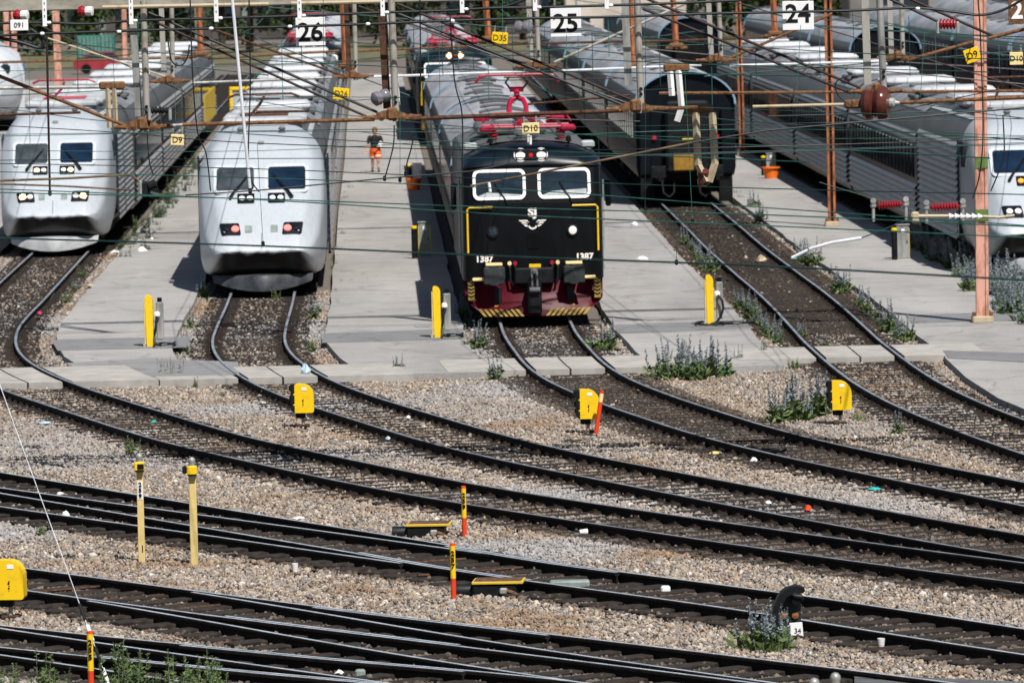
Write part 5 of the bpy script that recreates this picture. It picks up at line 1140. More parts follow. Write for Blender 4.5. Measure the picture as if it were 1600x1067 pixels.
# wires that follow the trains
for k in ('27', '26', '25', '24', '23'):
    for z, r, nm in ((5.35, .008, 'contact'), (6.5, .008, 'carrier')):
        pts = [Vector((tx(k, y) if y > 140 else xat(k, y), y, z + (.25 * ((y % 60) / 30 - 1) ** 2 if nm == 'carrier' else 0))) for y in range(86, 330, 10)]
        wire(pts, r, 'wire_green', f'{nm} wire running away above {dict(zip(("27", "26", "25", "24", "23"), ("the lit white train", "the second white train", "the black locomotive", "the dark end coach", "the ribbed train")))[k]}', 'contact wire', 'wires running along the trains', 'contact_wire', 5)
# brown pole and cable in front of the locomotive
bar((735, 291), (1082, 223), 80, .014, 'rod_brown', 'long tan rod slanting across the locomotive windscreens', 'registration_arm'); wire([D(1082, 223, 80), D(1200, 204, 80), D(1400, 186, 80), D(1640, 165, 80)], .012, 'cable', 'black cable continuing the tan rod to the right', 'cable', 'thick black cables', 'power_cable')
wire([D(290, 305, 80), D(400, 298, 80), D(600, 279, 80), D(735, 268, 80), D(800, 255, 80)], .010, 'cable', 'black cable slanting up from the second white train to the locomotive', 'cable', 'thick black cables', 'power_cable')
o = bar((764, 285), (766, 300), 80, .02, 'white_paint', 'small white clamp hanging under the tan rod', 'wire_clamp', 'wire clamp', 'wire clamps')
# cantilever at the left edge
wire([D(*p, 85) for p in smooth_px([(-20, 283), (100, 279), (195, 274), (212, 279), (223, 291)])], .016, 'rod_brown', 'upper brown cantilever tube bending down at the left', 'overhead arm', 'arms and rods of the overhead line', 'cantilever_tube', 8)
wire([D(*p, 85) for p in [(-20, 287), (100, 291), (205, 297)]], .013, 'rod_brown', 'lower tan cantilever tube at the left', 'overhead arm', 'arms and rods of the overhead line', 'cantilever_tube', 8)
t = thing('wire_junction', 'black knot of clamps where the left cantilever meets the wires', 'wire clamp', D(228, 296, 85), 0, 'wire clamps')
b = MB(); b.bbox((-.02, 0, 0), (.10, .12, .22), .03); b.lathe([(0, 0), (.06, .02), (.06, .12), (0, .14)], (.02, 0, .03), (1, 0, .4), 10); b.lathe([(0, 0), (.05, .02), (.05, .14), (0, .16)], (.04, 0, -.06), (1, 0, -.3), 10); b.bbox((.09, 0, -.02), (.12, .06, .12), .02); b.build('clamp_body', 'black', t); MB().bbox((-.07, -.03, .02), (.05, .06, .20), .015).build('bracket', 'galv', t)
bar((73, 58), (78, 302), 85, .015, 'wire_brown', 'thin red brown upright rod in front of the lit train', 'upright_rod')
t = thing('fibreglass_rod', 'long pale fibreglass rod hanging in front of the second white train', 'rod', D(391, 298, 85), 0)
MB().tube([Vector((0, 0, 0)), D(361, -20, 85) - D(391, 298, 85)], .022, 8).build('rod', 'white_rod', t, smooth=True); MB().bbox((0, 0, .0), (.05, .05, .08), .012).build('end_clamp', 'black', t)
# section insulators hanging over the right platform
for (x0, x1, y, lb) in ((1372, 1408, 320, 'left one of the two dark red ribbed insulators over the right platform'), (1455, 1497, 323, 'right one of the two dark red ribbed insulators over the right platform')):
    a_, b_ = D(x0, y + 1, 66), D(x1, y - 1, 66); t = thing('ribbed_insulator', lb, 'insulator', a_, 0, 'dark red ribbed insulators'); d = b_ - a_; L_ = d.length
    pr = [(0, -.02)]; n_ = 9
    for i in range(n_): pr += [(.022, L_ * i / n_), (.047, L_ * (i + .3) / n_), (.047, L_ * (i + .55) / n_), (.022, L_ * (i + .85) / n_)]
    MB().lathe(pr + [(0, L_ + .02)], (0, 0, 0), d, 12).build('ribs', 'red_ins', t)
    b = MB()
    for q in (Vector((-.05, 0, 0)), d + Vector((.05, 0, 0))): b.bbox(q, (.06, .05, .06), .015); b.bbox(q + Vector((0, 0, -.09)), (.03, .03, .16), .008); b.lathe([(.015, 0), (.03, 0), (.03, .03), (.015, .03)], q + Vector((0, 0, .05)), (0, -1, 0), 10)
    b.build('fitting', 'galv', t)
p0, p1 = D(1482, 338, 66), D(1536, 338.5, 66); t = thing('cone_insulator', 'white cone chain insulator in front of the pinkish mast', 'insulator', p0); d = p1 - p0; L_ = d.length; pr = []
for i in range(6): pr += [(.012, L_ * i / 6), (.036, L_ * (i + .08) / 6), (.030, L_ * (i + .2) / 6), (.012, L_ * (i + .9) / 6)]
MB().lathe(pr, (0, 0, 0), d, 12).build('cones', 'white_paint', t)
b = MB(); b.tube([(0, 0, 0), D(1424, 338, 66) - p0], .022); MB().bbox(D(1430, 340, 66) - p0, (.08, .05, .12), .015).build('end_block', 'tan', t); b.build('arm', 'tan', t); MB().tube([d, D(1562, 340, 66) - p0, D(1585, 337, 66) - p0], .018).build('arm', 'tan', t)
wire([D(*p, 64) for p in ((1237, 403), (1268, 388), (1300, 379), (1346, 372))], .016, 'white_rod', 'bent pale pipe over the right platform', 'overhead arm', 'arms and rods of the overhead line', 'steady_arm', 8)
wire([D(1346, 372, 64), D(1426, 341, 66)], .006, 'wire_dark', 'thin wire from the bent pale pipe to the cone insulator', 'wire'); wire([D(1280, 285, 66), D(1430, 330, 66)], .005, 'wire_dark', 'thin wire falling to the dark red insulators', 'wire')
# insulators on the portal
t = thing('ball_insulator', 'big shiny brown ball insulator at the right', 'insulator', D(1372, 162, YG - .25)); b = MB()
b.lathe([(.05, -.26), (.20, -.24), (.255, -.17), (.25, -.09), (.19, -.06), (.21, -.04), (.275, .03), (.275, .10), (.22, .17), (.09, .19), (0, .19)], (0, 0, 0), (.95, -.25, 0), 24); b.build('bells', 'ceramic_brown', t, smooth=True)
MB().lathe([(.0, .18), (.085, .18), (.085, .25), (.05, .28), (.03, .34), (0, .34)], (0, 0, 0), (.95, -.25, 0), 14).build('cap', 'galv', t); MB().bbox((-.36, .05, .0), (.34, .14, .14), .03).build('bracket', 'rust', t)
def bulb(x, y, Y, r, m, label, ax=(1, -.4, 0)):
    t = thing('bulb_insulator', label, 'insulator', D(x, y, Y), 0, 'round bulb insulators')
    MB().lathe([(.03, -r * 1.7), (r * .9, -r * 1.4), (r, -r * .8), (r * .75, -r * .25), (r, .1 * r), (r, r * .8), (r * .5, r * 1.2), (0, r * 1.25)], (0, 0, 0), ax, 16).build('bells', m, t, smooth=True); MB().bbox((0, .12, r * .4), (.07, .2, .07), .01).build('fitting', 'rust_dark', t)
bulb(820, 43, YH2 - 2, .135, 'ceramic_grey', 'shiny grey double bulb insulator left of the number 25 plate'); bulb(593, 153, YG, .11, 'ceramic_grey', 'purplish bulb insulator beside the drop post above the walking person', (-.9, -.5, -.3)); bulb(1099, 275, YG + 2, .10, 'ceramic_brown', 'dark bulb insulator between the two hanging posts in front of the dark coach', (0, -.3, 1))
for x0, x1, y, m_, Y, r, lb in ((236, 263, 173, 'black', YG - .1, .055, 'black ribbed insulator right of the leftmost drop post'), (1468, 1494, 38, 'red_ins', YG, .085, 'bright red ribbed insulator at top right')):
    a_, b_ = D(x0, y, Y), D(x1, y, Y); d = b_ - a_; L_ = d.length; t = thing('ribbed_insulator', lb, 'insulator', a_, 0, 'ribbed insulators on the portal'); pr = [(0, 0)]
    for i in range(5): pr += [(r * .6, L_ * i / 5), (r, L_ * (i + .3) / 5), (r, L_ * (i + .6) / 5), (r * .6, L_ * (i + .9) / 5)]
    MB().lathe(pr + [(0, L_)], (0, 0, 0), d, 14).build('ribs', m_, t); b = MB()
    for q in (d * -.1, d * 1.1): b.bbox(q + Vector((0, 0, -.06)), (.05, .06, .2), .015)
    b.build('fitting', 'galv', t)
for x, y, lb in ((28, 24, 'left one of two red and pale bell insulators under the portal beam'), (129, 18, 'right one of two red and pale bell insulators under the portal beam')):
    t = thing('bell_insulator', lb, 'insulator', D(x, y, YG - .3), 0, 'bell insulators'); MB().lathe([(.02, -.08), (.07, -.06), (.09, .0), (.05, .06)], (0, 0, 0), (1, -.2, 0), 12).build('bell', 'red_ins', t); MB().lathe([(0, .05), (.07, .06), (.075, .16), (0, .17)], (0, 0, 0), (1, -.3, 0), 12).build('cap', 'lens', t)
# hanging bracket posts in front of the dark coach
def hang(Y, box, posts, m, label, r=.04):
    c = D(*box, Y); t = thing('hanging_bracket', label, 'hanging bracket', c, 0, 'hanging brackets'); MB().bbox((0, 0, 0), (.42, .14, .13), .025).build('head', 'rust', t)
    for p in posts:
        q = [D(*a, Y - .05) - c for a in p]; b = MB(); b.tube(q, r, 4); b.build('post', m, t)
hang(YG + 2, (1094, 171), [[(1087, 176), (1091, 258), (1104, 284)], [(1113, 176), (1117, 256), (1108, 284)]], 'tan', 'pair of tan hanging posts meeting at the bottom in front of the dark coach', .06)
hang(YG + 2.5, (1057, 106), [[(1047, 112), (1050, 150)], [(1060, 110), (1065, 168)], [(1065, 168), (1058, 190)]], 'white_paint', 'pair of white hanging posts in front of the dark coach roof', .05)
hang(YG + 4, (175, 134), [[(168, 138), (171, 200)], [(178, 138), (181, 196)]], 'tan', 'pair of hanging posts right above the lit train', .04)
# droppers and loops of flexible cable
FL = [([(616, 196), (615, 225), (608, 255), (601, 279)], 'black loop hanging right of the walking person'), ([(647, 204), (643, 230), (636, 255), (634, 271)], 'black loop hanging above the orange tub'), ([(297, -4), (301, 120), (309, 208), (322, 240), (329, 298)], 'long black loop left of the second white train windows'), ([(389, -4), (391, 130), (388, 240), (392, 280), (405, 300)], 'long black loop in front of the second white train'), ([(230, 208), (233, 250), (240, 275)], 'black loop below the leftmost drop post'), ([(703, 20), (710, 124), (722, 180), (722, 270)], 'black loop in front of the silver coach roof'), ([(656, -4), (657, 80), (657, 145)], 'black upright wire right of the walking person'), ([(262, 60), (268, 95), (282, 103), (292, 92), (296, 70)], 'black loop between the drop posts over the lit train'), ([(1330, 165), (1310, 150), (1306, 130), (1322, 120), (1350, 118)], 'black loop left of the big brown insulator'), ([(1528, -4), (1532, 60), (1536, 200), (1531, 270), (1520, 310)], 'black cable hanging down the pinkish mast'), ([(1567, 180), (1569, 240), (1560, 270), (1548, 299)], 'black loop right of the pinkish mast')]
for pts, lb in FL: wire([D(*p, YG - 6) for p in smooth_px(pts, 5)], .010, 'cable', lb, 'cable', 'hanging loops of black cable', 'flexible_cable', 6)
DR = [(176, 70, 181, 190), (274, 125, 274, 190), (283, 90, 284, 170), (505, -4, 507, 182), (686, 28, 687, 150), (785, -4, 786, 95), (851, 42, 851, 182), (885, 55, 886, 120), (903, 56, 906, 166), (1009, 22, 1008, 326), (1112, 105, 1113, 164), (1070, 110, 1082, 345), (1332, 18, 1335, 86), (1445, 50, 1438, 152), (1461, 56, 1464, 140), (1495, 53, 1491, 168), (1251, 40, 1245, 160), (402, 226, 411, 380), (1056, 330, 1057, 410), (625, 150, 625, 279), (45, 80, 47, 230), (935, 200, 937, 300)]
for i, (a, b, c, d) in enumerate(DR): wire([D(a, b, YG - 8), D(c, d, YG - 8)], .0042, 'wire_green' if i % 3 else 'wire_dark', 'thin upright dropper wire hanging between the cross wires', 'wire', 'thin droppers', 'dropper_wire', 5)
for i, (x, y) in enumerate([(601, 279), (634, 272), (625, 281), (1009, 328), (411, 381), (1057, 410), (1082, 346), (222, 250), (78, 302)]):
    o = MB().bbox((0, 0, 0), (.05, .05, .08), .015).build('wire_clamp', 'black'); o.location = D(x, y, YG - 8.1); tag(o, 'small black clamp where a hanging wire meets a cross wire', 'wire clamp', 'small black wire clamps')
# plates
def plate(c, w_, h, s, m, tm, Y, label, name='number_plate', size=None, tilt=0, bold=.0, sx=1.0, straps=True, dy=0):
    p = D(*c, Y); t = thing(name, label, 'sign', p, 0, 'numbered plates on the overhead line'); t.rotation_euler = (0, tilt, 0)
    MB().bbox((0, 0, 0), (w_, .015, h), .008).build('plate', m, t)
    if s: text('number', s, size or h * .8, tm, t, (0, -.011, dy), bold=bold, sx=sx)
    if straps:
        b = MB()
        for k in (-1, 1): b.bbox((k * w_ * .35, .02, h * .75), (.03, .012, h * .6), .003)
        b.build('strap', 'galv', t)
plate((485, 50), .46, .44, '26', 'white_paint', 'black', YG - .1, 'square white plate with the number 26', size=.40, bold=.008, dy=-.02)
plate((884, 35), .48, .46, '25', 'white_paint', 'black', YG - .1, 'square white plate with the number 25', size=.40, bold=.008, dy=-.03)
plate((1247, 25), .49, .45, '24', 'white_paint', 'black', YG - .1, 'square white plate with the number 24', size=.40, bold=.008, dy=.02)
plate((277, 219), .21, .17, 'D9', 'cream', 'black', YG - .1, 'small cream D9 plate hanging beside the lit train', size=.13, tilt=.06)
plate((829, 201), .27, .175, 'D10', 'cream', 'black', YG - 1, 'small cream D10 plate in front of the locomotive roof', size=.13, tilt=-.03)
plate((1519, 87), .24, .22, 'D9', 'yellow', 'black', YG - .2, 'tilted yellow D9 plate on the pinkish mast', size=.15, tilt=-.30, straps=False)
plate((1588, 92), .21, .20, 'D10', 'cream', 'black', YG, 'small cream D10 plate at the right edge', size=.12)
plate((781, 60), .33, .24, 'D35', 'yellow', 'black', YH2 - 1, 'yellow D35 plate left of the number 25 plate', size=.17, tilt=.09)
plate((533, 147), .33, .24, 'D26', 'yellow', 'black', YH2 - 1, 'yellow D26 plate below the brown drop post', size=.16, tilt=.10)
plate((30, 40), .28, .17, '091', 'white_paint', 'black', YG - .5, 'small white 091 plate at the top left', size=.11, straps=False)
pl_r = (1589, 18); plate(pl_r, .27, .40, '2', 'rust', 'white_paint', YG, 'rusty orange plate with a worn white 2 at the top right corner', size=.36, bold=.012)
bar((829, 212), (829, 226), YG - 1, .02, 'white_paint', 'white peg under the cream D10 plate of the locomotive', 'plate_peg', 'peg', 'pegs')
# guy wire with striped guard at the bottom left
a_ = D(-12, 560, 74); g_ = U(172, 1075, 0); t = thing('guy_wire', 'pale guy wire with striped guard anchored among the weeds at bottom left', 'guy wire', g_)
q0 = (D(0, 600, 76) - g_) * 1.25; MB().tube([q0, D(40, 717, 76) * 0 + q0 * .68 + Vector((0, 0, -.02)), q0 * .35, Vector((0, 0, 0))], .0045, 6).build('rope', 'white_rod', t)
for i in range(4):
    f0, f1 = .01 + i * .055, .05 + i * .055; MB().tube([q0 * f0, q0 * f1], .022, 8).build('guard_band', 'white_paint' if i % 2 == 0 else 'black', t)

# ------------------------------------------------------------------ person walking on the middle platform
MT['skin'] = mat('skin', (.52, .30, .21), .6, 0, .05, 4); MT['shirt'] = mat('shirt', (.010, .010, .012), .8, 0, .2, 8); MT['shorts'] = mat('shorts', (.80, .13, .02), .6, 0, .08, 6); MT['hair'] = mat('hair', (.16, .07, .03), .7, 0, .2, 20); MT['reflex'] = mat('reflex', (.75, .68, .62), .4, 0, .05, 5)
def skin_obj(name, verts, edges, radii, m, parent, root=0, sub=2):
    me = bpy.data.meshes.new(name); me.from_pydata(verts, edges, []); o = bpy.data.objects.new(name, me); C.objects.link(o)
    md = o.modifiers.new('skin', 'SKIN'); sv = me.skin_vertices[0].data if me.skin_vertices else None
    if sv is None:
        bpy.context.view_layer.objects.active = o; bpy.ops.object.modifier_remove(modifier='skin'); bpy.ops.object.modifier_add(type='SKIN'); sv = me.skin_vertices[0].data
    for i, r in enumerate(radii): sv[i].radius = (r, r) if not isinstance(r, tuple) else r; sv[i].use_root = (i == root)
    s_ = o.modifiers.new('sub', 'SUBSURF'); s_.levels = sub; s_.render_levels = sub
    dg = bpy.context.evaluated_depsgraph_get(); nm = bpy.data.meshes.new_from_object(o.evaluated_get(dg)); bpy.data.objects.remove(o)
    nm.materials.clear(); nm.materials.append(MT[m]); nm.shade_smooth(); o = bpy.data.objects.new(name, nm); C.objects.link(o); o.parent = parent; return o
per = thing('person', 'person in black shirt and orange reflective shorts walking on the middle platform', 'person', U(587, 269, PZ), .05)
V = []; E_ = []; RAD = []
def nv(p, r, parent=None):
    V.append(p); RAD.append(r)
    if parent is not None: E_.append((parent, len(V) - 1))
    return len(V) - 1
pel = nv((0, 0, .84), .125); ab = nv((0, -.01, 1.0), .115, pel); ch = nv((0, 0, 1.18), .13, ab); nk = nv((0, .0, 1.335), .055, ch); hb = nv((0, -.01, 1.40), .058, nk); hd = nv((0, -.015, 1.48), .088, hb); tp = nv((0, -.01, 1.555), .07, hd); nv((0, -.085, 1.465), .022, hd)
for s in (-1, 1):
    fw = -.16 if s > 0 else .10           # right foot in the picture steps forward
    hp = nv((s * .09, 0, .80), .095, pel); kn = nv((s * .10, fw * .7 - .02, .44), .060, hp); cf = nv((s * .10, fw * .75 + .03, .30), .055, kn); an = nv((s * .10, fw + .03, .09), .038, cf); nv((s * .11, fw - .10, .035), .038, an)
    sh = nv((s * .165, 0, 1.265), .062, ch); el = nv((s * .25, .02 if s < 0 else .03, 1.02), .042, sh)
    wr = nv((s * .30, -.06, .82) if s < 0 else (s * .20, -.17, .93), .028, el)
    d = Vector((s * .02, -.02, -.09)) if s < 0 else Vector((-.07, -.04, -.01)); w0 = Vector(V[wr]); pm = nv(tuple(w0 + d * .8), .030, wr)
    for q, (off, ln) in enumerate([((-.03, -.008, 0), .065), ((-.01, -.010, 0), .075), ((.010, -.010, 0), .07), ((.028, -.006, 0), .055)]):
        ax = Vector(off) if s < 0 else Vector((0, off[1], off[0])); a1 = Vector(V[pm]) + d * .35 + ax; f1 = nv(tuple(a1), .0095, pm); f2 = nv(tuple(a1 + d.normalized() * ln * .55 + Vector((0, -.008, 0))), .009, f1); nv(tuple(a1 + d.normalized() * ln + Vector((0, -.03, 0))), .008, f2)
    t1 = nv(tuple(w0 + d * .5 + Vector((-s * .035, -.025, 0) if s < 0 else (0, -.03, .03))), .011, wr); nv(tuple(w0 + d * 1.0 + Vector((-s * .045, -.035, 0) if s < 0 else (0, -.04, .045))), .009, t1)
skin_obj('body', V, E_, RAD, 'skin', per, 0, 2)
def ring_cloth(name, rings, m, parent, n=20):
    mb = MB(); mb.grid([[(cx + rx * math.cos(2 * math.pi * k / n), cy + ry * math.sin(2 * math.pi * k / n), z) for k in range(n + 1)] for cx, cy, z, rx, ry in rings], flip=True); return mb.build(name, m, parent, smooth=True)
ring_cloth('shirt', [(0, 0, .86, .178, .145), (0, 0, .97, .165, .14), (0, 0, 1.12, .172, .148), (0, 0, 1.22, .182, .145), (0, 0, 1.285, .165, .11), (0, 0, 1.325, .095, .085), (0, 0, 1.338, .07, .07)], 'shirt', per)
for s in (-1, 1):
    MB().tube([(s * .13, 0, 1.28), (s * .185, .0, 1.235), (s * .225, .012, 1.10), (s * .235, .015, 1.06)], [.06, .078, .073, .078], 12).build('sleeve', 'shirt', per, smooth=True)
    fw = -.16 if s > 0 else .10
    so_ = MB().tube([(s * .085, 0, .80), (s * .095, fw * .35, .64), (s * .10, fw * .62, .49)], [.115, .115, .105], 14).build('shorts_leg', 'shorts', per, smooth=True)
    MB().tube([(s * .097, fw * .45, .575), (s * .099, fw * .54, .535)], [.117, .115], 14).build('reflective_band', 'reflex', so_, smooth=True)
    b = MB(); b.bbox((s * .11, fw - .05, .045), (.095, .26, .085), .035); b.bbox((s * .105, fw + .03, .12), (.085, .10, .10), .03); b.build('shoe', 'black', per, smooth=True)
ring_cloth('shorts_seat', [(0, 0, .72, .185, .135), (0, 0, .80, .188, .145), (0, 0, .90, .176, .14), (0, 0, .935, .165, .135)], 'shorts', per)
b = MB(); b.lathe([(.0, -.08), (.09, -.06), (.101, .0), (.094, .05), (.06, .09), (0, .1)], (0, .015, 1.51), n=16); b.bbox((0, .07, 1.43), (.13, .06, .14), .03); b.build('hair', 'hair', per, smooth=True)
b = MB()
for s in (-1, 1): b.lathe([(0, 0), (.012, 0), (.008, .006), (0, .007)], (s * .033, -.098, 1.492), (0, -1, 0), 8)
b.build('eye', 'black', per); MB().bbox((0, -.093, 1.425), (.05, .012, .010), .004).build('mouth', 'red_lens', per)
b = MB()
for s in (-1, 1): b.bbox((s * .09, .0, 1.475), (.018, .035, .055), .008)
b.build('ear', 'skin', per)
o = MB().bbox((0, 0, 0), (.14, .02, .2), .004, rot=Matrix.Rotation(.5, 3, 'Y')).build('paper_sheets', 'white_paint'); o.location = Vector(per.location) + Vector((.20, -.20, 1.0)); tag(o, 'white papers held by the person in orange shorts', 'papers')

# ------------------------------------------------------------------ plants
def leafmat(name, c1, c2):
    m = bpy.data.materials.new(name); m.use_nodes = True; n = m.node_tree.nodes; l = m.node_tree.links; b = n['Principled BSDF']; b.inputs['Roughness'].default_value = .65; b.inputs['Specular IOR Level'].default_value = .2
    gi_ = n.new('ShaderNodeNewGeometry'); mx = n.new('ShaderNodeMix'); mx.data_type = 'RGBA'; mx.inputs['A'].default_value = (*c1, 1); mx.inputs['B'].default_value = (*c2, 1); l.new(gi_.outputs['Random Per Island'], mx.inputs['Factor']); l.new(mx.outputs['Result'], b.inputs['Base Color']); return m
MT['leaf_green'] = leafmat('leaf_green', (.05, .085, .025), (.17, .23, .08)); MT['leaf_dark'] = leafmat('leaf_dark', (.025, .045, .02), (.08, .12, .05)); MT['spike'] = leafmat('spike', (.13, .14, .22), (.29, .34, .32)); MT['leaf_grey'] = leafmat('leaf_grey', (.09, .12, .08), (.2, .24, .17)); MT['dry'] = leafmat('dry', (.10, .08, .07), (.2, .17, .14)); MT['tree_leaf'] = leafmat('tree_leaf', (.018, .035, .012), (.07, .10, .03))
def leaf(mb, p, d, w_, rnd, m=0):
    d = Vector(d); s = d.cross(Vector((rnd.uniform(-1, 1), rnd.uniform(-1, 1), rnd.uniform(-.3, 1)))); s = s.normalized() * w_ if s.length > 1e-6 else Vector((w_, 0, 0)); p = Vector(p)
    mb.add([p, p + d * .45 + s, p + d, p + d * .45 - s], [(0, 1, 2, 3)], m)
def plant_meshes(kind, seed):
    rnd = random.Random(seed); A = MB(); B_ = MB(); Cc = MB()
    n = {'violet': 8, 'green': 9, 'grass': 26, 'dry': 4, 'sparse': 4}[kind]
    for i in range(n):
        a = rnd.uniform(0, 6.28); r = rnd.uniform(0, .34) if kind != 'grass' else rnd.uniform(0, .35)
        bx, by = r * math.cos(a), r * math.sin(a); h = rnd.uniform(.42, 1.08) * (1 if kind != 'grass' else .8); lean = Vector((math.cos(a) * .18 * rnd.random() + rnd.uniform(-.06, .06), math.sin(a) * .18 * rnd.random(), 1)).normalized()
        top = Vector((bx, by, 0)) + lean * h
        if kind != 'grass': Cc.tube([(bx, by, -.03), Vector((bx, by, 0)) + lean * h * .5, top], [.008, .006, .003], 4)
        if kind in ('violet', 'sparse', 'dry'):
            k0 = .42 if kind != 'dry' else .5
            for j in range(46 if kind != 'dry' else 22):
                t = rnd.uniform(k0, 1.0); q = Vector((bx, by, 0)) + lean * h * t; an = rnd.uniform(0, 6.28); ll = .060 * (1.25 - t) + .016
                leaf(B_, q, (math.cos(an) * ll, math.sin(an) * ll, ll * rnd.uniform(.2, .9)), ll * .36, rnd)
        nl = {'violet': 17, 'green': 56, 'grass': 3, 'dry': 2, 'sparse': 16}[kind]
        for j in range(nl):
            if kind == 'grass':
                an = rnd.uniform(0, 6.28); leaf(A, (bx, by, 0), (math.cos(an) * .12, math.sin(an) * .12, h * rnd.uniform(.4, .9)), .012, rnd); continue
            t = rnd.uniform(0, .45 if kind != 'green' else 1.0); q = Vector((bx, by, 0)) + lean * h * t; an = rnd.uniform(0, 6.28); ll = rnd.uniform(.11, .24) * (1.15 - t * .75) * (1 if kind != 'green' else .75)
            leaf(A, q, (math.cos(an) * ll, math.sin(an) * ll, ll * rnd.uniform(.1, .9)), ll * .2, rnd)
    return A, B_, Cc
PM = {}
def plant(x, y, h, kind, label, group, z=0.0, dark=False, world=None, w_=1.0):
    sd = random.randint(0, 6); k = (kind, sd, dark)
    if k not in PM:
        A, B_, Cc = plant_meshes(kind, sd * 7 + len(kind)); lm = 'leaf_dark' if dark else ('leaf_green' if kind != 'dry' else 'dry')
        PM[k] = (A.mesh('leaves', lm), B_.mesh('flower_spikes', 'spike' if kind != 'dry' else 'dry') if B_.v else None, Cc.mesh('stems', 'leaf_grey') if Cc.v else None)
    p = world if world is not None else U(x, y, z); t = thing('weed', label, 'plant', p, random.uniform(0, 6.28), group); t.scale = (h * w_, h * w_, h)
    for nm, me_ in zip(('leaves', 'flower_spikes', 'stems'), PM[k]):
        if me_: o = bpy.data.objects.new(nm, me_); C.objects.link(o); o.parent = t
for x, y, h in ((1030, 592, .72), (1050, 596, .82), (1072, 590, .95), (1090, 598, .80), (1108, 592, .92), (1128, 590, .85)): plant(x, y, h, 'violet', 'violet weed in the wide clump in front of the black cable coil', 'violet weeds in the wide clump')
for x, y, h in ((1212, 664, .75), (1236, 660, 1.0), (1258, 660, .65), (1278, 652, .95)): plant(x, y, h, 'violet', 'violet weed left of the yellow dwarf signal on the right', 'violet weeds by the right signal')
for x, y, h, k, lb in ((745, 549, .72, 'violet', 'grey green weed left of the track below the black locomotive'), (944, 550, .85, 'violet', 'tall grey green weed right of the track below the black locomotive'), (780, 597, .55, 'violet', 'small violet weed at the gravel edge below the locomotive'), (624, 586, .52, 'sparse', 'lone violet stalk at the gravel edge between the white train and the locomotive'), (1160, 572, .45, 'sparse', 'short violet weed right of the wide clump'), (1190, 560, .4, 'sparse', 'thin weed at the corner of the pale slab'), (722, 500, .62, 'violet', 'dark weed in the shade left of the red plough'), (496, 500, .55, 'violet', 'bluish weed right of the second white train nose'), (318, 468, .65, 'violet', 'dark weed left of the second white train nose'), (300, 515, .55, 'sparse', 'thin weed left of the second white train track'), (293, 558, .25, 'green', 'low green weed left of the second track'), (490, 552, .42, 'green', 'yellow green weed right of the second track'), (432, 470, .3, 'green', 'low weed under the second white train nose'), (208, 714, .38, 'green', 'leafy green weed behind the tall cream post'), (62, 842, .30, 'green', 'leafy green weed in the points at the left'), (306, 608, .25, 'green', 'small green weed in the gravel below the left platform'), (346, 622, .2, 'sparse', 'thin pale weed in the gravel below the left platform'), (705, 580, .10, 'grass', 'tiny green tuft at the gravel edge'), (660, 578, .10, 'grass', 'tiny green tuft between the platforms'), (1240, 578, .3, 'green', 'small weed in front of the right pale slab'), (1398, 682, .5, 'sparse', 'thin violet stalk right of the yellow dwarf signal'), (1340, 660, .35, 'grass', 'grass tuft at the foot of the right dwarf signal'), (1478, 1024, .25, 'green', 'tiny green weed by the lowest track at the right'), (1290, 545, .35, 'sparse', 'thin weed on the straight track by the slab'), (1255, 530, .4, 'violet', 'grey weed between the rails of the straight track'), (130, 436, .4, 'green', 'green weed right of the lit train track, upper one'), (104, 476, .35, 'green', 'green weed right of the lit train track, lower one'), (118, 455, .35, 'violet', 'bluish weed right of the lit train track')):
    plant(x, y, h, k, lb, 'single weeds')
for x, y in ((253, 582), (266, 584), (281, 583)): plant(x, y, .36, 'dry', 'dry dark stalk on the grey patch of the left platform', 'dry stalks', PZ)
for x, y, h, k in ((1165, 1020, .30, 'green'), (1180, 1018, .75, 'violet'), (1196, 1022, .65, 'violet'), (1208, 1024, .35, 'grass'), (1222, 1020, .5, 'violet'), (1150, 1022, .22, 'grass')): plant(x, y, h, k, 'weed around the black hooded signal with the plate 34', 'weeds around the hooded signal')
for i, (x, q) in enumerate([(-6, .4), (20, .5), (52, .35), (74, .6), (108, .32), (176, .42), (192, .72), (212, .55), (240, .30), (272, .68), (300, .42), (318, .58), (342, .5), (366, .3)]): plant(x, 1090 + (i * 37 % 21), q, 'green', 'green leafy weed along the bottom left edge', 'weeds along the bottom left edge')
for i, (x, y) in enumerate([(1073, 385), (1082, 396), (1092, 408), (1100, 418), (1108, 428), (1160, 486), (1172, 500), (1183, 512), (1196, 522), (1207, 532), (1218, 540)]): plant(x, y, random.uniform(.45, .7), 'violet', 'violet weed along the left side of the straight brown track', 'violet weeds left of the straight track')
for i, (x, y) in enumerate([(1190, 352), (1180, 330), (1252, 408), (1262, 414), (1272, 418), (1304, 456), (1312, 462), (1346, 480), (1356, 492), (1368, 500), (1378, 512), (1392, 524), (1404, 532), (1416, 536)]): plant(x, y, random.uniform(.42, .8), 'violet', 'violet weed along the right side of the straight brown track', 'violet weeds right of the straight track')
for i in range(84):
    Y = 131 + 40 * (i / 84) ** 1.1; plant(0, 0, random.uniform(.6, 1.0), 'violet', 'violet weed in the dense bank below the ribbed train', 'violet weeds in the dense bank', world=Vector((xat('23', Y) - 1.75 + (random.uniform(-.75, .35) if Y < 147 else random.uniform(-.15, .6)), Y, 0)), dark=i % 3 == 0)
for i in range(44):
    Y = 171 + i * 1.7; plant(0, 0, random.uniform(.35, .65), 'grass' if i % 2 else 'green', 'dark weed along the foot of the lit train', 'weeds along the lit train', world=Vector((tx('27', Y) + 1.75 + random.uniform(-.2, .5), Y, 0)), dark=True, w_=1.4)
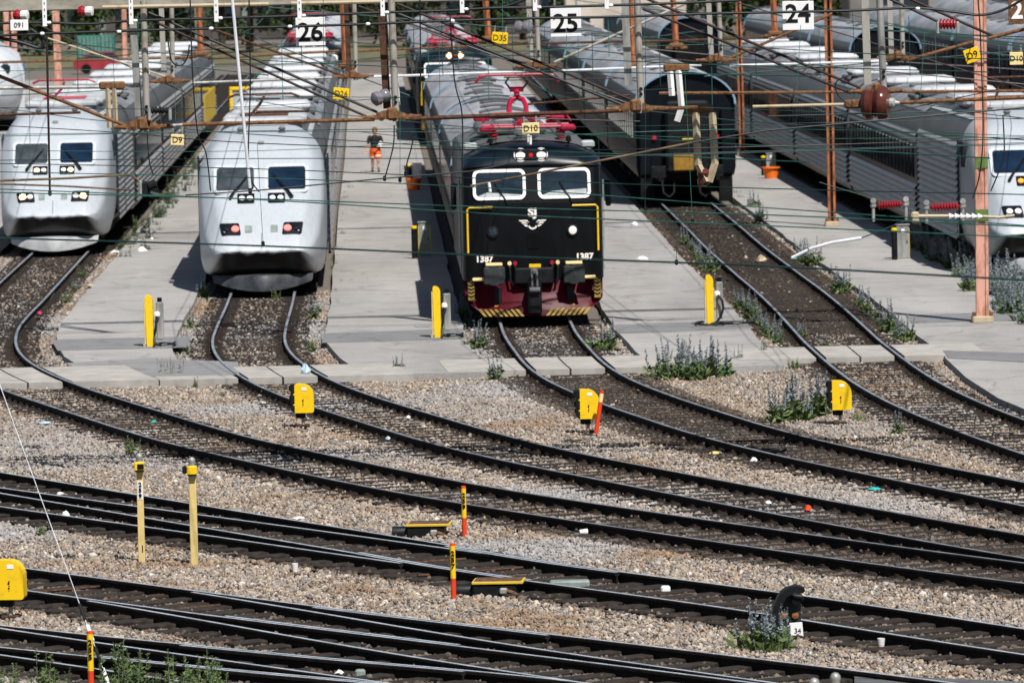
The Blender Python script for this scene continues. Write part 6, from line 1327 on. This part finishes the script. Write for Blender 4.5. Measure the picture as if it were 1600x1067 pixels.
for i in range(16):
    Y = 152 + i * 4.2; plant(0, 0, random.uniform(.3, .5), 'grass', 'dark weed along the foot of the second white train', 'weeds along the second train', world=Vector((tx('26', Y) + 1.72 + random.uniform(-.1, .2), Y, 0)), dark=True)
for i in range(12):
    Y = 186 + i * 3.5; plant(0, 0, random.uniform(.3, .6), 'grass', 'dark weed along the dark end coach', 'weeds along the dark end coach', world=Vector((tx('24', Y) + 1.8 + random.uniform(-.1, .3), Y, 0)), dark=True)

# ------------------------------------------------------------------ litter
MT['litter_white'] = mat('litter_white', (.75, .74, .72), .6, 0, .05, 20); MT['teal'] = mat('teal', (.02, .42, .36), .5, 0, .1, 10); MT['pale_blue'] = mat('pale_blue', (.42, .55, .66), .5, 0, .1, 10); MT['stone_big'] = mat('stone_big', (.45, .36, .25), .9, 0, .2, 10); MT['pink'] = mat('pink', (.6, .03, .16), .5, 0, .1, 10)
def scrap(x, y, sx, sy, sz_, m, name, label, z=.06, group='litter on the ground'):
    rnd = random.Random(int(x * 7 + y)); mb = MB(); n = 9; rows = []
    for i, (f, hz) in enumerate(((1, 0), (.95, .35), (.6, .8), (.15, 1.0))):
        rows.append([(sx * f * (.75 + .5 * rnd.random()) * math.cos(2 * math.pi * k / n), sy * f * (.75 + .5 * rnd.random()) * math.sin(2 * math.pi * k / n), sz_ * hz * (.7 + .6 * rnd.random())) for k in range(n)])
    for r in rows: r.append(r[0])
    mb.grid(rows); mb.add(rows[-1][:-1], [tuple(range(n))]); o = mb.build(name, m); o.location = U(x, y, z); tag(o, label, 'litter', group)
def cup(x, y, m, label, lying=False):
    t = thing('paper_cup', label, 'cup', U(x, y, .05), 0, 'cups on the ballast'); b = MB().lathe([(.0, 0), (.034, 0), (.046, .115), (.042, .115), (.03, .01), (0, .01)], (0, 0, 0) if not lying else (-.06, 0, .045), (0, 0, 1) if not lying else (1, .3, 0), 14); b.build('cup', m, t, smooth=True)
    if not lying: MB().lathe([(.035, .02), (.0375, .03), (.0375, .05), (.04, .055)], (0, 0, 0), n=14).build('stripe', 'pink' if x > 1300 else 'litter_white', t)
for x, y, sx, sy, sz_, m, nm, lb, z in ((991, 352, .11, .2, .09, 'litter_white', 'plastic_bag', 'white plastic bag right of the locomotive emblem', PZ), (1004, 405, .16, .2, .07, 'litter_white', 'plastic_bag', 'flat white plastic bag right of the number 1387', PZ), (222, 392, .13, .25, .10, 'litter_white', 'plastic_bag', 'white plastic bag on the left platform beside the lit train', PZ), (180, 395, .12, .2, .07, 'litter_white', 'paper_scrap', 'white paper at the platform edge by the lit train', PZ), (241, 364, .05, .1, .05, 'litter_white', 'paper_scrap', 'small white scrap on the left platform, upper one', PZ), (237, 374, .05, .1, .05, 'litter_white', 'paper_scrap', 'small white scrap on the left platform, lower one', PZ), (142, 447, .14, .25, .05, 'concrete', 'paper_scrap', 'pale cardboard scrap by the lit train track', .1), (478, 582, .09, .15, .15, 'pale_blue', 'plastic_bag', 'see through plastic bag on the slab below the second train', .18), (411, 612, .045, .05, .07, 'litter_white', 'paper_ball', 'white paper ball on the rail below the second train', .1), (410, 630, .07, .08, .03, 'litter_white', 'paper_scrap', 'white scrap in the gravel left of the first yellow signal', .05), (638, 653, .04, .05, .04, 'litter_white', 'paper_scrap', 'tiny white scrap between the second track rails', .06), (606, 686, .04, .05, .05, 'pale_blue', 'paper_scrap', 'small bluish scrap beside the second track', .06), (103, 806, .06, .1, .07, 'litter_white', 'paper_ball', 'crumpled white paper in the points at the left', .08), (70, 661, .13, .15, .03, 'pale_blue', 'plastic_sheet', 'pale blue sheet beside the left curved track', .06), (240, 659, .05, .06, .03, 'teal', 'plastic_scrap', 'teal scrap between the left track rails', .08), (1366, 764, .10, .1, .03, 'teal', 'plastic_scrap', 'long teal scrap beside the right tracks', .06), (1263, 796, .06, .1, .06, 'red_orange', 'plastic_scrap', 'red scrap between the right tracks', .06), (1178, 721, .06, .06, .06, 'litter_white', 'paper_ball', 'white scrap beside the track right of the orange marker', .06), (1118, 708, .11, .12, .03, 'post_yellow', 'cardboard_scrap', 'long yellowish scrap beside the track right of the orange marker', .06), (1200, 786, .05, .06, .04, 'litter_white', 'paper_ball', 'white scrap on the track left of the red one', .06), (94, 772, .08, .1, .03, 'litter_white', 'paper_scrap', 'white scrap in the gravel above the points', .05), (468, 810, .09, .1, .03, 'litter_white', 'paper_scrap', 'white scrap in the gravel above the points, further right', .05), (1135, 580, .10, .12, .12, 'teal', 'plastic_bag', 'green plastic bag in the wide violet clump', .1), (62, 490, .05, .25, .05, 'pink', 'plastic_scrap', 'pink strip lying on the bend of the left track', .19), (1240, 404, .08, .2, .05, 'teal', 'plastic_scrap', 'teal scrap at the foot of the bent pale pipe', .1), (1190, 407, .14, .35, .12, 'stone_big', 'rock', 'large pale rock between the rails of the straight track', .06), (1165, 403, .05, .2, .06, 'stone_big', 'rock', 'small pale rock on the straight track', .06), (255, 800, .06, .08, .03, 'red_orange', 'plastic_scrap', 'small red scrap between the cream posts', .05), (1380, 968, .05, .05, .03, 'black', 'rubber_scrap', 'black scrap in the gravel right of the hooded signal', .05), (240, 877, .10, .06, .03, 'black', 'rubber_scrap', 'black rubber scrap right of the tall cream post', .05), (385, 682, .06, .05, .03, 'black', 'rubber_scrap', 'black scrap above the third track', .05), (470, 898, .15, .06, .02, 'rust_dark', 'timber_scrap', 'dark wooden lath under the white cup', .05), (530, 1052, .05, .06, .04, 'litter_white', 'paper_scrap', 'pale scrap by the nearest points', .08)):
    scrap(x, y, sx, sy, sz_, m, nm, lb, z)
cup(461, 893, 'litter_white', 'white paper cup standing in the gravel left of the 257 marker'); cup(1377, 1012, 'litter_white', 'white paper cup with pink band near the lowest track at the right'); cup(912, 836, 'litter_white', 'white cup lying on its side in the gravel right of the 259 marker', True)

# ------------------------------------------------------------------ far background
MT['verge'] = mat('verge', (.07, .075, .035), .95, 0, .2, .3, col2=(.17, .15, .085)); MT['bark'] = mat('bark', (.06, .045, .035), .9, 0, .3, 3)
sheet('grass_verge', [(-90, 445), (-8.5, 445), (-6, 470), (60, 470), (60, 520), (-90, 520)], .03, 'verge')
def tree_mesh(seed, H):
    rnd = random.Random(seed); T = MB(); L_ = MB()
    T.tube([(0, 0, -.2), (rnd.uniform(-.3, .3), 0, H * .35), (rnd.uniform(-.6, .6), rnd.uniform(-.4, .4), H * .8)], [.30, .22, .06], 8)
    cl = []
    for i in range(26):
        z = rnd.uniform(.12, .95) * H; r = (1 - abs(z / H - .5) * 1.1) * H * .30; a = rnd.uniform(0, 6.28); c = Vector((math.cos(a) * r * rnd.random(), math.sin(a) * r * rnd.random(), z)); cl.append((c, rnd.uniform(.7, 1.5)))
        if i % 3 == 0: T.tube([(0, 0, z * .7), c * .6 + Vector((0, 0, z * .34)), c], [.10, .06, .02], 5)
    for c, r in cl:
        for j in range(120):
            d = Vector((rnd.gauss(0, 1), rnd.gauss(0, 1), rnd.gauss(0, .8))); d = d.normalized() * r * rnd.uniform(.5, 1.05); leaf(L_, c + d, (rnd.uniform(-.4, .4), rnd.uniform(-.4, .4), rnd.uniform(-.3, .3)), .16, rnd)
    return T.mesh('trunk', 'bark'), L_.mesh('crown', 'tree_leaf')
TM = [tree_mesh(s, h) for s, h in ((1, 9.5), (2, 12), (3, 8))]
for i in range(34):
    x = -46 + i * 2.6 + random.uniform(-1, 1); y = 500 + random.uniform(-12, 40); k = random.randint(0, 2)
    t = thing('tree', 'dark green tree in the row behind the yard', 'tree', (x, y, 0), random.uniform(0, 6.28), 'trees behind the yard')
    for nm, me_ in zip(('trunk', 'crown'), TM[k]): o = bpy.data.objects.new(nm, me_); C.objects.link(o); o.parent = t
# sheds and containers beyond the yard
t = thing('shipping_container', 'teal container standing beyond the leftmost train', 'container', (-30.0, 470, 0)); t.scale = (.8, .8, .72)
b = MB(); b.bbox((0, 0, 1.3), (3.4, 2.4, 2.6), .05); b.build('box', mat('teal_box', (.04, .17, .14), .6, 0, .15, 1), t); b = MB()
for k in range(9): b.bbox((-1.4 + k * .35, -1.22, 1.3), (.12, .06, 2.3), .02)
b.build('ribs', 'cab_grey', t)
t = thing('car', 'red car parked beyond the leftmost train', 'car', (-26.6, 425, 0), .1); b = MB(); b.prism([(-2, .25), (2, .25), (2.05, .8), (1.1, .9), (.6, 1.4), (-.9, 1.42), (-1.6, .95), (-2.05, .85)], -.85, .85, 0, 'xz'); fixn(b.build('body', mat('car_red', (.28, .03, .045), .4, 0, .1, 2), t))
b = MB(); b.prism([(.95, .93), (.55, 1.34), (-.85, 1.36), (-1.4, .97)], -.87, .87, 0, 'xz'); fixn(b.build('window', 'glass', t))
for x in (-1.25, 1.25):
    for s in (-1, 1): MB().lathe([(0, -.1), (.32, -.1), (.32, .1), (0, .1)], (x, s * .8, .32), (0, 1, 0), 14).build('wheel', 'under', t)
t = thing('brick_building', 'pale beige building behind the far coaches', 'building', (9.0, 480, 0)); b = MB(); b.bbox((0, 0, 5), (9, 8, 10), .1); b.build('wall', mat('beige_wall', (.50, .44, .38), .8, 0, .1, .5), t)
for i in range(4):
    for j in range(3): MB().bbox((-3.2 + i * 2.1, -4.0, 1.6 + j * 3), (1.1, .12, 1.5), .03).build('window', 'glass', t)
t = thing('depot_building', 'long dark depot building behind the yard', 'building', (-18, 560, 0)); b = MB(); b.bbox((0, 0, 5), (60, 10, 10), .1); b.build('wall', mat('depot_wall', (.05, .045, .045), .8, 0, .2, .3, col2=(.11, .09, .08)), t)
for i in range(14):
    MB().bbox((-27 + i * 4.1, -5.0, 3.4), (2.0, .2, 5.0), .05).build('window', 'glass', t)
    MB().bbox((-25 + i * 4.1, -5.1, 5), (.5, .4, 10), .05).build('pilaster', 'cab_grey', t)
t = thing('depot_building', 'grey depot hall behind the coaches at the top right', 'building', (62, 470, 0)); b = MB(); b.bbox((0, 0, 5), (74, 10, 10), .1); b.build('wall', mat('hall_wall', (.20, .19, .18), .8, 0, .15, .3), t)
for i in range(12): MB().bbox((-33 + i * 6, -5.0, 4), (3.6, .2, 4.2), .05).build('window', 'glass', t)
t = thing('platform_cart', 'yellow framed cart between the two white trains', 'cart', D(381, 184, 300), .03); b = MB()
for s in (-1, 1): b.bbox((s * .58, 0, .75), (.14, .14, 1.3), .03)
b.bbox((0, 0, 1.36), (1.3, .14, .16), .03); b.bbox((0, 0, .2), (1.3, .14, .14), .03); b.build('frame', 'yellow', t); MB().bbox((0, .05, .8), (1.05, .06, 1.0), .01).build('panel', 'grey_paint', t)
for s in (-1, 1): MB().lathe([(0, -.04), (.12, -.04), (.12, .04), (0, .04)], (s * .45, 0, .1), (1, 0, 0), 10).build('wheel', 'under', t)
t = thing('commuter_train', 'white and blue train at the top left corner', 'train', (-23.3, 290, RT), .10); b = MB(); b.prism([(-1.5, .5), (1.5, .5), (1.52, 2.6), (1.3, 3.5), (.8, 3.8), (-.8, 3.8), (-1.3, 3.5), (-1.52, 2.6)], .6, 24, 0, 'xz'); fixn(b.build('body', 'x_white_b', t))
b = MB(); rows = [[(1.5 * q * math.cos(a), d, 2.1 + 1.7 * q * math.sin(a)) for a in np.linspace(0, 6.283, 25)] for d, q in ((-1.2, .35), (-.9, .65), (-.3, .88), (.3, .97), (.7, .995))]; b.grid(rows); b.add(rows[0][:-1], [tuple(range(24))]); b.build('nose', 'x_white_b', t, smooth=True); MB().bbox((0, -.75, 2.75), (1.7, .5, .6), .12).build('windscreen', 'glass', t); MB().bbox((0, 12, 2.55), (3.08, 22, .9), .03).build('window_band', mat('blue_band', (.04, .14, .32), .3, 0, .1, 1), t); MB().bbox((0, 12, .5), (2.6, 22, .8), .03).build('underframe', 'under', t)


t = thing('board_walk', 'dark timber boards beside the rails in the bottom right corner', 'boards', U(1470, 1070, .1)); o0 = Vector(t.location)
for k in range(3):
    a_ = [U(x, y + k * 7, .12) - o0 for x, y in ((1335, 1052), (1660, 1068), (1660, 1074.2), (1335, 1058.2))]; mb = MB(); mb.add([v for v in a_] + [v - Vector((0, 0, .08)) for v in a_], [(3, 2, 1, 0), (0, 1, 5, 4), (1, 2, 6, 5), (2, 3, 7, 6), (3, 0, 4, 7)]); fixn(mb.build('board', 'soot', t))
